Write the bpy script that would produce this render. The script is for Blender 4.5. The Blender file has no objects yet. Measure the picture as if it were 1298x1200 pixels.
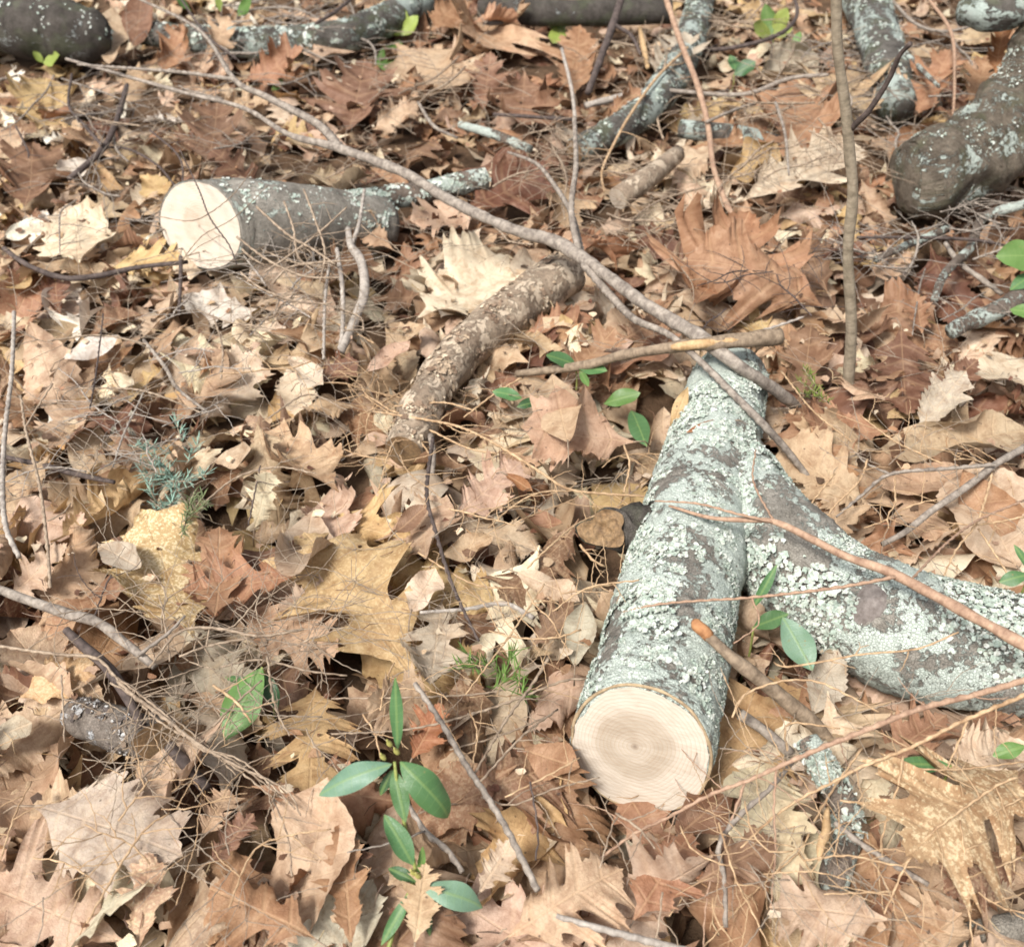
import bpy, math, random
import numpy as np
from mathutils import Vector, noise as mnoise

rnd = random.Random(7)
R = math.radians
D = bpy.data
scene = bpy.context.scene
COL = scene.collection

# ------------------------------------------------------------------ camera model (metres, camera 1 m above the ground)
FPX, CX, CY = 1300.0, 649.0, 600.0
PITCH = R(42)
SP, CP = math.sin(PITCH), math.cos(PITCH)
CAM = np.array([0.0, 0.0, 1.0])

def ray(x, y):
    a, b = (x - CX) / FPX, (y - CY) / FPX
    return np.array([a, CP - b * SP, -SP - b * CP])

def at(x, y, h=0.0):
    d = ray(x, y)
    return CAM + d * ((h - 1.0) / d[2])

def depth(p):
    q = np.asarray(p) - CAM
    return q[1] * CP - q[2] * SP

def pix(p):
    q = np.asarray(p) - CAM
    z = q[1] * CP - q[2] * SP
    return CX + FPX * q[0] / z, CY - FPX * (q[1] * SP + q[2] * CP) / z

# ------------------------------------------------------------------ height of the litter pile, grows as leaves are laid
GX0, GX1, GY0, GY1, GS = -2.9, 2.9, -0.3, 4.9, 0.015
NX, NY = int((GX1 - GX0) / GS), int((GY1 - GY0) / GS)

def ground_h(x, y):
    return (-0.036 + 0.016 * mnoise.noise(Vector((x * 1.3, y * 1.3, 3.1))) + 0.012 * mnoise.noise(Vector((x * 4, y * 4, 9.7))))

H = np.zeros((NX, NY))   # metres
for i in range(NX):
    for j in range(NY):
        H[i, j] = ground_h(GX0 + (i + .5) * GS, GY0 + (j + .5) * GS)

def hidx(x, y):
    return (np.clip(((x - GX0) / GS).astype(int), 0, NX - 1), np.clip(((y - GY0) / GS).astype(int), 0, NY - 1))

def hlook(x, y):
    i, j = hidx(np.atleast_1d(np.asarray(x, float)), np.atleast_1d(np.asarray(y, float)))
    return H[i, j]

def hmean(x, y):
    i = int(min(max((x - GX0) / GS, 2), NX - 3)); j = int(min(max((y - GY0) / GS, 2), NY - 3))
    return float(H[i - 2:i + 3, j - 2:j + 3].mean())

def on_pile(x, y, h=0.0):
    p = at(x, y, .04)
    for _ in range(3):
        p = at(x, y, hmean(p[0], p[1]) + h)
    return p

# ------------------------------------------------------------------ node materials
def mat(name):
    m = D.materials.new(name); m.use_nodes = True
    nt = m.node_tree
    for n in list(nt.nodes): nt.nodes.remove(n)
    out = nt.nodes.new('ShaderNodeOutputMaterial')
    return m, nt, out

class N:
    def __init__(s, nt): s.nt = nt
    def new(s, t, **kw):
        n = s.nt.nodes.new(t)
        for k, v in kw.items(): setattr(n, k, v)
        return n
    def put(s, sock, v):
        if isinstance(v, bpy.types.NodeSocket): s.nt.links.new(v, sock)
        elif v is not None: sock.default_value = v
    def math(s, op, a, b=None, c=None, clamp=False):
        n = s.new('ShaderNodeMath', operation=op, use_clamp=clamp)
        s.put(n.inputs[0], a); s.put(n.inputs[1], b)
        if c is not None: s.put(n.inputs[2], c)
        return n.outputs[0]
    def noise(s, vec, scale, detail=4, rough=.55, dist=0.0):
        n = s.new('ShaderNodeTexNoise'); s.put(n.inputs['Vector'], vec)
        n.inputs['Scale'].default_value = scale; n.inputs['Detail'].default_value = detail
        n.inputs['Roughness'].default_value = rough; n.inputs['Distortion'].default_value = dist
        return n.outputs['Fac']
    def voro(s, vec, scale, feature='F1'):
        n = s.new('ShaderNodeTexVoronoi', feature=feature); s.put(n.inputs['Vector'], vec); n.inputs['Scale'].default_value = scale
        return n.outputs['Distance']
    def ramp(s, f, stops):
        n = s.new('ShaderNodeValToRGB'); e = n.color_ramp.elements
        while len(e) < len(stops): e.new(.5)
        for el, (p, c) in zip(e, stops):
            el.position = p; el.color = (c, c, c, 1) if isinstance(c, (int, float)) else (*c, 1)
        s.put(n.inputs[0], f); return n.outputs[0]
    def mix(s, f, a, b, blend='MIX'):
        n = s.new('ShaderNodeMix', data_type='RGBA', blend_type=blend)
        s.put(n.inputs[0], f)
        for k, v in ((6, a), (7, b)): s.put(n.inputs[k], (*v, 1) if isinstance(v, tuple) and len(v) == 3 else v)
        return n.outputs[2]
    def vscale(s, v, sc):
        n = s.new('ShaderNodeMapping'); s.put(n.inputs[0], v); n.inputs['Scale'].default_value = sc; return n.outputs[0]
    def attr(s, name):
        return s.new('ShaderNodeAttribute', attribute_name=name)
    def bump(s, h, strength, dist=.002):
        n = s.new('ShaderNodeBump'); s.put(n.inputs['Height'], h)
        n.inputs['Strength'].default_value = strength; n.inputs['Distance'].default_value = dist
        return n.outputs[0]
    def bsdf(s, col, rough=.7, normal=None, spec=.3):
        n = s.new('ShaderNodeBsdfPrincipled'); s.put(n.inputs['Base Color'], (*col, 1) if isinstance(col, tuple) else col)
        s.put(n.inputs['Roughness'], rough); n.inputs['Specular IOR Level'].default_value = spec
        if normal is not None: s.put(n.inputs['Normal'], normal)
        return n

def leaf_material(name, green=False):
    m, nt, out = mat(name); n = N(nt)
    tint = n.attr('tint'); flat = n.attr('flat').outputs['Vector']; lf = n.attr('vein')
    sp = n.new('ShaderNodeSeparateXYZ'); nt.links.new(lf.outputs['Vector'], sp.inputs[0])
    ph, fr, yy = sp.outputs[0], sp.outputs[1], sp.outputs[2]          # lateral vein phase, fraction across, metres across
    af = n.math('ABSOLUTE', fr)
    d = n.math('ABSOLUTE', n.math('SUBTRACT', n.math('FRACT', ph), .5))
    lat = n.math('MULTIPLY', n.ramp(d, [(0, 1.0), (.035, .75), (.085, 0.0)]), n.math('SUBTRACT', 1.0, n.math('MULTIPLY', af, .7)))
    mid = n.ramp(n.math('MULTIPLY', n.math('ABSOLUTE', yy), 400.0), [(0, 1.0), (.32, .9), (.62, 0.0)])
    vein = n.math('MAXIMUM', lat, mid)
    fine = n.math('SUBTRACT', 1.0, n.ramp(n.voro(flat, 260 if not green else 420, 'DISTANCE_TO_EDGE'), [(0, 0.0), (.12, 1.0)]))
    mott = n.noise(flat, 46, 6, .68, .4); big = n.noise(flat, 13, 3, .5, .3)
    fleck = n.noise(flat, 290, 2, .55)
    base = tint.outputs['Color']
    if not green:
        c = n.mix(n.ramp(mott, [(.32, 1.0), (.56, 0.0)]), base, (.62, .53, .47), 'MULTIPLY')
        c = n.mix(n.ramp(big, [(.5, 0.0), (.75, .5)]), c, (1.0, .84, .74), 'MULTIPLY')
        c = n.mix(n.ramp(mott, [(.55, 0.0), (.8, .4)]), c, (.62, .46, .32))
        # pale specks, as strong as the leaf's alpha says; scattered dark mildew dots
        spk = n.math('MULTIPLY', n.ramp(n.math('ADD', fleck, n.math('MULTIPLY', n.math('SUBTRACT', mott, .5), .5)), [(.52, 0.0), (.60, 1.0)]), tint.outputs['Alpha'])
        c = n.mix(spk, c, (.80, .66, .42))
        dots = n.ramp(n.voro(flat, 75), [(.06, .75), (.13, 0.0)])
        c = n.mix(n.math('MULTIPLY', dots, n.ramp(big, [(.45, 0.0), (.55, 1.0)])), c, (.05, .032, .022))
        c = n.mix(n.math('MULTIPLY', vein, .42), c, n.mix(.5, base, (.62, .42, .24)))
        c = n.mix(n.math('MULTIPLY', fine, .16), c, (.55, .45, .38), 'MULTIPLY')
        rough, spec, tr = .58, .32, .16
    else:
        c = n.mix(n.ramp(mott, [(.35, .5), (.6, 0.0)]), base, (.72, .80, .62), 'MULTIPLY')
        c = n.mix(n.math('MULTIPLY', mid, .4), c, (.22, .31, .10))
        c = n.mix(n.math('MULTIPLY', lat, .18), c, (.25, .36, .12))
        c = n.mix(n.math('MULTIPLY', n.ramp(n.voro(flat, 120), [(.05, .8), (.16, 0.0)]), n.ramp(big, [(.47, 0.0), (.56, 1.0)])), c, (.24, .19, .07))
        c = n.mix(n.math('MULTIPLY', fine, .22), c, (.72, .8, .6), 'MULTIPLY')
        rough, spec, tr = .42, .42, .12
    hgt = n.math('ADD', n.math('MULTIPLY', vein, -.8 if not green else .5), n.math('ADD', n.math('MULTIPLY', mott, 1.1), n.math('MULTIPLY', fine, -.25)))
    nb = n.bump(hgt, .55 if not green else .25, .0016)
    b = n.bsdf(c, rough, nb, spec)
    t = n.new('ShaderNodeBsdfTranslucent'); nt.links.new(c, t.inputs[0]); nt.links.new(nb, t.inputs['Normal'])
    mx = n.new('ShaderNodeMixShader'); mx.inputs[0].default_value = tr
    nt.links.new(b.outputs[0], mx.inputs[1]); nt.links.new(t.outputs[0], mx.inputs[2]); nt.links.new(mx.outputs[0], out.inputs[0])
    return m

def bark_material(name, dark, light, lichen=0.0, lich_a=(.43, .50, .44), lich_b=(.60, .64, .58), rings=1.0, flaky=0.0, rough=.85, moss=0.0, bumpd=.0035):
    m, nt, out = mat(name); n = N(nt)
    v = n.attr('bark').outputs['Vector']
    ring = n.noise(n.vscale(v, (9, 9, 95)), 1.0, 6, .65, .6)
    lump = n.noise(v, 28, 5, .6, .3); grain = n.noise(v, 190, 4, .65)
    c = n.mix(n.ramp(n.math('ADD', n.math('MULTIPLY', ring, .55 * rings), n.math('MULTIPLY', lump, 1.0 - .55 * rings)), [(.3, 0.0), (.66, 1.0)]), dark, light)
    c = n.mix(n.ramp(grain, [(.35, .55), (.6, 0.0)]), c, (.45, .42, .40), 'MULTIPLY')
    h = n.math('ADD', n.math('MULTIPLY', ring, .8 * rings), n.math('ADD', lump, n.math('MULTIPLY', grain, .4)))
    if flaky:
        fl = n.ramp(n.noise(v, 42, 6, .7, .8), [(.50, 0.0), (.535, 1.0)])
        c = n.mix(n.math('MULTIPLY', fl, flaky), c, n.mix(grain, (.38, .29, .205), (.66, .56, .43)))
        h = n.math('ADD', h, n.math('MULTIPLY', fl, .7))
    if moss:
        ms = n.ramp(n.noise(v, 17, 4, .6, .3), [(.5, 0.0), (.62, 1.0)])
        c = n.mix(n.math('MULTIPLY', ms, moss), c, (.10, .13, .06))
    if lichen:
        patch = n.noise(v, 15, 3, .55, .5); crisp = n.noise(v, 120, 6, .72, .5)
        ringcut = n.ramp(ring, [(.33, -.18), (.5, .04)])
        s = n.math('ADD', n.math('MULTIPLY', patch, .8), n.math('MULTIPLY', crisp, .62))
        s = n.math('ADD', s, n.math('MULTIPLY', ringcut, .45))
        t0 = .93 - .38 * lichen
        lm = n.ramp(s, [(t0, 0.0), (t0 + .035, 1.0)])
        crack = n.ramp(n.voro(v, 330, 'DISTANCE_TO_EDGE'), [(.02, .4), (.10, 1.0)])
        lc = n.mix(n.noise(v, 65, 4, .6), lich_a, lich_b)
        lc = n.mix(n.math('SUBTRACT', 1.0, crack), lc, (.60, .62, .58), 'MULTIPLY')
        c = n.mix(lm, c, lc)
        h = n.math('ADD', h, n.math('MULTIPLY', n.math('ADD', lm, n.math('MULTIPLY', n.math('MULTIPLY', crack, crisp), .9)), 1.0))
    b = n.bsdf(c, rough, n.bump(h, .9, bumpd), .2)
    nt.links.new(b.outputs[0], out.inputs[0])
    return m

def wood_material(name, pale, mid_, ring_scale=95, weather=0.0):
    m, nt, out = mat(name); n = N(nt)
    v = n.attr('bark').outputs['Vector']                              # metres from the pith in the cut plane
    w = n.noise(v, 22, 3, .5)
    sp = n.new('ShaderNodeSeparateXYZ'); nt.links.new(v, sp.inputs[0])
    r = n.math('SQRT', n.math('ADD', n.math('POWER', sp.outputs[0], 2.0), n.math('POWER', sp.outputs[1], 2.0)))
    r = n.math('ADD', r, n.math('MULTIPLY', n.math('SUBTRACT', w, .5), .014))
    ph = n.math('FRACT', n.math('MULTIPLY', r, float(ring_scale) * 2.6))
    ringm = n.ramp(ph, [(0, .1), (.72, .35), (.9, 1.0), (1.0, .1)])
    band = n.noise(r, 60, 2, .5)
    c = n.mix(n.ramp(r, [(.0, .75), (.016, .6), (.024, 1.0), (.038, .8), (.044, .18), (.07, 0.0)]), pale, mid_)
    c = n.mix(n.math('MULTIPLY', ringm, .5), c, (.36, .25, .155))
    nn = n.noise(n.vscale(v, (30, 420, 30)), 1.0, 3, .6)               # saw marks
    c = n.mix(n.ramp(nn, [(.38, .26), (.6, 0.0)]), c, (.66, .58, .50), 'MULTIPLY')
    st = n.noise(v, 40, 5, .6)
    c = n.mix(n.ramp(st, [(.5, 0.0), (.75, .25)]), c, (.62, .47, .32), 'MULTIPLY')
    wd = n.noise(n.vscale(v, (9, 30, 9)), 1.0, 5, .65); c = n.mix(n.ramp(wd, [(.52, 0.0), (.7, .4)]), c, (.55, .47, .40), 'MULTIPLY')
    c = n.mix(n.ramp(r, [(.0022, .75), (.0042, 0.0)]), c, (.13, .08, .05))
    if weather:
        c = n.mix(n.math('MULTIPLY', n.ramp(n.noise(v, 170, 7, .75), [(.42, 0.0), (.66, 1.0)]), weather), c, (.07, .05, .035))
    b = n.bsdf(c, .75, n.bump(n.math('ADD', nn, n.math('MULTIPLY', ph, .15)), .35, .0012), .2)
    nt.links.new(b.outputs[0], out.inputs[0])
    return m

def twig_material(name, a, b_, rough=.75):
    m, nt, out = mat(name); n = N(nt)
    v = n.attr('bark').outputs['Vector']
    f = n.noise(v, 90, 5, .65); g = n.noise(n.vscale(v, (60, 60, 300)), 1.0, 3, .6)
    c = n.mix(n.ramp(f, [(.32, 0.0), (.66, 1.0)]), a, b_)
    c = n.mix(n.ramp(g, [(.36, .35), (.55, 0.0)]), c, (.5, .45, .42), 'MULTIPLY')
    b = n.bsdf(c, rough, n.bump(n.math('ADD', f, n.math('MULTIPLY', g, .25)), .5, .0012), .25)
    nt.links.new(b.outputs[0], out.inputs[0]); return m

def tint_material(name, rough=.8):
    m, nt, out = mat(name); n = N(nt)
    tint = n.attr('tint'); geo = n.new('ShaderNodeTexCoord')
    f = n.noise(geo.outputs['Object'], 260, 4, .6)
    c = n.mix(n.ramp(f, [(.35, .6), (.6, 0.0)]), tint.outputs['Color'], (.6, .56, .5), 'MULTIPLY')
    b = n.bsdf(c, rough, n.bump(f, .5, .001), .2)
    nt.links.new(b.outputs[0], out.inputs[0]); return m

def soil_material():
    m, nt, out = mat('forest_soil'); n = N(nt)
    v = n.new('ShaderNodeTexCoord').outputs['Object']
    f = n.noise(v, 30, 8, .7); g = n.noise(v, 4, 4, .5)
    c = n.mix(n.ramp(f, [(.35, 0.0), (.65, 1.0)]), (.045, .029, .019), (.15, .095, .058))
    c = n.mix(n.ramp(g, [(.4, 0.0), (.7, .5)]), c, (.14, .085, .05))
    b = n.bsdf(c, .95, n.bump(f, 1.0, .01), .1)
    nt.links.new(b.outputs[0], out.inputs[0]); return m

M = {
    'leaf': leaf_material('dry_leaf'), 'green': leaf_material('green_leaf', True),
    'lichen_bark': bark_material('lichen_bark', (.12, .108, .09), (.36, .335, .29), .72),
    'limb_bark': bark_material('limb_bark', (.15, .138, .115), (.36, .335, .29), .60, rings=.5),
    'grey_bark': bark_material('grey_bark', (.10, .09, .075), (.33, .30, .25), .34, rings=.4, moss=.25),
    'sawn_bark': bark_material('sawn_bark', (.16, .145, .122), (.42, .39, .335), .34, rings=.4),
    'curved_bark': bark_material('curved_bark', (.055, .043, .032), (.30, .25, .19), .36, rings=.55, moss=.3, bumpd=.008),
    'stub_bark': bark_material('stub_bark', (.10, .08, .065), (.33, .285, .24), .2, (.4, .4, .4), (.6, .6, .6), rings=.9),
    'old_bark': bark_material('old_bark', (.055, .047, .04), (.19, .175, .155), .52, lich_a=(.33, .40, .36), lich_b=(.52, .57, .52), rings=.4, moss=.4),
    'brown_bark': bark_material('brown_bark', (.15, .108, .075), (.40, .315, .23), 0, rings=.35, flaky=.8),
    'dark_bark': bark_material('dark_bark', (.035, .03, .025), (.13, .115, .10), .22, rings=.5, lich_a=(.3, .34, .32), lich_b=(.6, .62, .6), moss=.3),
    'lichen_stick': bark_material('lichen_stick', (.09, .07, .055), (.26, .21, .17), .60, rings=.3),
    'wood': wood_material('sawn_wood', (.60, .54, .455), (.42, .36, .285)),
    'wood_far': wood_material('pale_sawn_wood', (.64, .58, .49), (.55, .48, .39)),
    'rot': wood_material('rotten_wood', (.36, .25, .13), (.24, .15, .075), 120, .8),
    'rim': twig_material('cut_bark_rim', (.24, .17, .10), (.46, .35, .215)),
    'grey_twig': twig_material('grey_twig', (.13, .106, .088), (.38, .33, .275)),
    'pale_twig': twig_material('weathered_twig', (.22, .19, .165), (.48, .43, .37)),
    'dark_twig': twig_material('dark_twig', (.045, .034, .030), (.13, .10, .088)),
    'red_twig': twig_material('red_twig', (.25, .15, .10), (.47, .32, .22)),
    'tan_twig': twig_material('tan_twig', (.30, .185, .10), (.60, .43, .26)),
    'dull_twig': twig_material('dull_twig', (.18, .13, .09), (.44, .345, .25)),
    'brown_stick': twig_material('brown_stick', (.13, .095, .065), (.34, .26, .18)),
    'sapling_bark': twig_material('sapling_bark', (.20, .165, .115), (.40, .335, .245)),
    'brush': twig_material('dead_brush', (.15, .115, .085), (.46, .38, .29)),
    'raw_wood': twig_material('broken_wood', (.36, .22, .10), (.62, .44, .25)),
    'orange_wood': twig_material('orange_wood', (.28, .125, .055), (.50, .26, .12)),
    'stem': twig_material('green_stem', (.16, .20, .05), (.35, .38, .12), .5),
    'bits': tint_material('litter_bits'), 'flake': tint_material('lichen_flake', .9), 'soil': soil_material(),
}

# ------------------------------------------------------------------ mesh helpers
class Geo:
    """collects vertices with a 'bark' vector, a tint, leaf coordinates"""
    def __init__(s): s.v, s.f, s.a = [], [], {}; s.n = 0
    def add(s, v, f, **attrs):
        s.v.append(np.asarray(v, float)); s.f.extend([tuple(int(i) + s.n for i in q) for q in f]); s.n += len(v)
        for k, a in attrs.items(): s.a.setdefault(k, []).append(np.asarray(a, float))
    def build(s, name, material, parent=None, loc=None, smooth=True):
        v = np.concatenate(s.v)
        if parent is not None: loc = np.array(parent.get('_o', (0, 0, 0)))
        elif loc is None: loc = v.mean(0)
        me = D.meshes.new(name)
        me.from_pydata((v - loc).tolist(), [], s.f)
        for k, a in s.a.items():
            a = np.concatenate(a)
            if k == 'tint':
                at_ = me.attributes.new('tint', 'FLOAT_COLOR', 'POINT'); at_.data.foreach_set('color', a.astype(np.float32).ravel())
            else:
                at_ = me.attributes.new(k, 'FLOAT_VECTOR', 'POINT'); at_.data.foreach_set('vector', a.astype(np.float32).ravel())
        if smooth: me.polygons.foreach_set('use_smooth', [True] * len(me.polygons))
        for mm in (material if isinstance(material, list) else [material]): me.materials.append(mm)
        o = D.objects.new(name, me); COL.objects.link(o)
        if parent is not None: o.parent = parent
        else: o.location = loc; o['_o'] = list(map(float, loc))
        return o

def empty(name, loc):
    o = D.objects.new(name, None); COL.objects.link(o); o.location = loc; o['_o'] = list(map(float, loc)); o.empty_display_size = .02
    return o

def tag(o, label=None, cat=None, group=None, kind=None):
    if label: o['label'] = label
    if cat: o['category'] = cat
    if group: o['group'] = group
    if kind: o['kind'] = kind
    return o

def unit(v): v = np.asarray(v, float); return v / (np.linalg.norm(v) + 1e-12)

def catmull(P, n):
    P = np.asarray(P, float)
    if len(P) == 2: return np.array([P[0] + (P[1] - P[0]) * t for t in np.linspace(0, 1, n + 1)])
    Q = np.vstack([2 * P[0] - P[1], P, 2 * P[-1] - P[-2]]); out = []
    for i in range(1, len(Q) - 2):
        p0, p1, p2, p3 = Q[i - 1:i + 3]
        for t in np.linspace(0, 1, n, endpoint=False):
            out.append(.5 * (2 * p1 + (p2 - p0) * t + (2 * p0 - 5 * p1 + 4 * p2 - p3) * t * t + (3 * p1 - p0 - 3 * p2 + p3) * t ** 3))
    out.append(P[-1]); return np.array(out)

def frames(pts):
    T = np.gradient(pts, axis=0); T = np.array([unit(t) for t in T])
    a = np.array([0, 0, 1.0]) if abs(T[0][2]) < .9 else np.array([1.0, 0, 0])
    n = unit(a - T[0] * a.dot(T[0])); Ns = [n]
    for t in T[1:]:
        n = unit(n - t * n.dot(t)); Ns.append(n)
    Ns = np.array(Ns); Bs = np.cross(T, Ns)
    return T, Ns, Bs

def tube(g, pts, rad, sides=6, cap=True, lump=0.0, lump_s=20.0, seed=0.0, c0=None, c1=None, fine=0.0):
    """tube along pts; c0 / c1 = outward normal of a slanted cut at either end; returns the two end rings"""
    pts = np.asarray(pts, float); m = len(pts); rad = np.broadcast_to(np.asarray(rad, float), (m,)).copy()
    T, Ns, Bs = frames(pts); ang = np.linspace(0, 2 * math.pi, sides, endpoint=False)
    s = np.concatenate([[0], np.cumsum(np.linalg.norm(np.diff(pts, axis=0), axis=1))])
    V = np.zeros((m, sides, 3)); A = np.zeros((m, sides, 3))
    for i in range(m):
        for j, a in enumerate(ang):
            r = rad[i]; ca, sa = math.cos(a), math.sin(a)
            key = Vector((ca * r + seed, sa * r + seed * 1.7, s[i] + seed))
            if lump: r *= 1 + lump * mnoise.noise(key * lump_s)
            if fine: r += fine * mnoise.fractal(Vector((key.x * 60, key.y * 60, key.z * 190)), 1.0, 2.0, 3)
            V[i, j] = pts[i] + (Ns[i] * ca + Bs[i] * sa) * r
            A[i, j] = (ca * rad[i] + seed, sa * rad[i] + seed * .7, s[i] + seed)
    for cn, k in ((c0, 0), (c1, m - 1)):
        if cn is not None:
            cn = unit(cn); ax = T[k]
            for j in range(sides):
                d = V[k, j] - pts[k]; V[k, j] = V[k, j] - ax * (d.dot(cn) / ax.dot(cn))
                # keep the next rings behind the slant
            for q in range(1, m):
                kk = k + q if k == 0 else k - q
                if kk < 0 or kk >= m: break
                moved = False
                for j in range(sides):
                    over = (V[kk, j] - pts[k]).dot(cn)
                    lim = -0.0012 * q
                    if over > lim: V[kk, j] -= ax * ((over - lim) / ax.dot(cn)); moved = True
                if not moved: break
    F = []
    for i in range(m - 1):
        for j in range(sides):
            k = (j + 1) % sides
            F.append((i * sides + j, i * sides + k, (i + 1) * sides + k, (i + 1) * sides + j))
    base = m * sides; VV = V.reshape(-1, 3); AA = A.reshape(-1, 3)
    if cap:
        VV = np.vstack([VV, pts[0], pts[-1]]); AA = np.vstack([AA, A[0].mean(0), A[-1].mean(0)])
        for j in range(sides):
            k = (j + 1) % sides
            F.append((base, k, j)); F.append((base + 1, (m - 1) * sides + j, (m - 1) * sides + k))
    g.add(VV, F, bark=AA)
    return V[0], V[-1]

def disc(g, ring, normal, off=.0015, scale=1.0, pith=(0, 0), rings=10, bumpy=.0006, seed=0.0):
    """cut face filling a ring of points"""
    c = ring.mean(0); n = unit(normal); x = unit(np.cross(n, [0, 0, 1.0])); y = np.cross(n, x)
    V, A, F = [], [], []; k = len(ring)
    for r in range(1, rings + 1):
        for p in ring:
            q = c + (p - c) * (scale * r / rings)
            d = q - c; uv = np.array([d.dot(x) - pith[0], d.dot(y) - pith[1], 0])
            b = bumpy * mnoise.noise(Vector((uv[0] * 120 + seed, uv[1] * 120, seed)))
            V.append(q + n * (off + b)); A.append(uv)
    V.append(c + n * off); A.append((-pith[0], -pith[1], 0)); ctr = len(V) - 1
    for j in range(k):
        F.append((ctr, j, (j + 1) % k))
        for r in range(rings - 1):
            F.append((r * k + j, (r + 1) * k + j, (r + 1) * k + (j + 1) % k, r * k + (j + 1) % k))
    g.add(np.array(V), F, bark=np.array(A))

def lerp_radii(rs, m):
    return np.interp(np.linspace(0, 1, m), np.linspace(0, 1, len(rs)), rs)

LOGS = []      # (points, radii) of everything a leaf must not stand inside

def inside_logs(V, margin=.0):
    """how deep each vertex sits inside a log"""
    worst = np.full(len(V), -1.0)
    ctr = V.mean(0); ext = np.linalg.norm(V - ctr, axis=1).max()
    for P, Rr in LOGS:
        if np.min(np.linalg.norm(P - ctr, axis=1)) > ext + Rr.max() + .12: continue
        for i in range(len(P) - 1):
            a, b = P[i], P[i + 1]; ab = b - a
            t = np.clip(((V - a) @ ab) / ab.dot(ab), 0, 1)
            d = np.linalg.norm(V - (a + t[:, None] * ab), axis=1)
            worst = np.maximum(worst, (Rr[i] * (1 - t) + Rr[i + 1] * t) - d)
    return worst

def flakes(parent, ringpts, name, count, thresh, pal, size=(.002, .006), zone=None, seed=0, up=-.35, cut=None, band=False):
    """crust of small curled lichen lobes on a log given as (pts, rad)"""
    rg = random.Random(seed); g = Geo(); done = 0; tries = 0
    segs = []
    for pts, rad in ringpts:
        T, Ns, Bs = frames(pts); L = np.linalg.norm(np.diff(pts, axis=0), axis=1); segs.append((pts, rad, T, Ns, Bs, L))
    tot = [s[5].sum() for s in segs]; cum = [np.concatenate([[0], np.cumsum(s[5])]) for s in segs]
    while done < count and tries < count * 12:
        tries += 1
        k = rg.choices(range(len(segs)), tot)[0]; pts, rad, T, Ns, Bs, L = segs[k]
        i = rg.choices(range(len(L)), L)[0]; t = rg.random(); a = rg.uniform(0, 6.283)
        c = pts[i] * (1 - t) + pts[i + 1] * t; r = rad[i] * (1 - t) + rad[i + 1] * t
        if band and mnoise.noise(Vector((math.cos(a) * 1.3, math.sin(a) * 1.3, (cum[k][i] + L[i] * t) * 85 + seed))) < rg.uniform(-.28, .08): continue
        n = unit(Ns[i] * math.cos(a) + Bs[i] * math.sin(a))
        if n[2] < up: continue
        p = c + n * r
        if cut is not None and (p - cut[0]).dot(cut[1]) > -.004: continue
        if mnoise.fractal(Vector(p * 22) + Vector((seed, 0, 0)), .8, 2.1, 3) < thresh + rg.uniform(-.12, .12): continue
        p = p + n * (rg.uniform(-.0006, .0016))
        x = unit(np.cross(n, [rg.uniform(-1, 1), rg.uniform(-1, 1), rg.uniform(-1, 1)])); y = np.cross(n, x)
        s = size[0] + (size[1] - size[0]) * rg.random() ** 2.2; kk = rg.randint(6, 8); V = [p + n * rg.uniform(-.0002, .0008)]; 
        for q in range(kk):
            an = 6.283 * q / kk; rr = s * rg.uniform(.45, 1.0)
            V.append(p + (x * math.cos(an) + y * math.sin(an)) * rr + n * rg.uniform(-.0008, .0024))
        col = rg.choice(pal); j = rg.uniform(.85, 1.12)
        g.add(V, [(0, q + 1, (q + 1) % kk + 1) for q in range(kk)], tint=[(col[0] * j, col[1] * j, col[2] * j, 1)] * (kk + 1))
        done += 1
    if done:
        o = g.build(name, M['flake'], parent, smooth=False); o['kind'] = 'stuff'
        return o

MINT = [(.43, .50, .44), (.50, .56, .49), (.58, .62, .56), (.36, .43, .37), (.62, .65, .60)]

# ------------------------------------------------------------------ logs
def log(name, pix_pts, rads, material, label, cat='log', sides=40, n=14, c0=None, c1=None, lump=.10, lump_s=14, fine=0.0, seed=1.0, pile=False, end0=None, end1=None, pith=(0, 0), block=True):
    P = np.array([at(*p) for p in pix_pts]); pts = catmull(P, n); rad = lerp_radii(rads, len(pts))
    root = empty(name, np.array([pts[0][0], pts[0][1], min(pts[0][2], .05)])); tag(root, label, cat)
    g = Geo(); r0, r1 = tube(g, pts, rad, sides, True, lump, lump_s, seed, c0, c1, fine)
    g.build('bark', material, root)
    T, _, _ = frames(pts)
    for ring, nn, mm, sgn in ((r0, c0, end0, -1), (r1, c1, end1, 1)):
        if mm:
            nrm = unit(nn if nn is not None else T[0 if sgn < 0 else -1] * sgn)
            e = Geo(); disc(e, ring, nrm, .0012, .955, pith, seed=seed); e.build('cut_face', M[mm], root)
    if block: LOGS.append((pts[::3] if (len(pts) - 1) % 3 == 0 else np.vstack([pts[::3], pts[-1:]]), rad[::3] if (len(pts) - 1) % 3 == 0 else np.append(rad[::3], rad[-1])))
    return root, pts, rad

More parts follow.
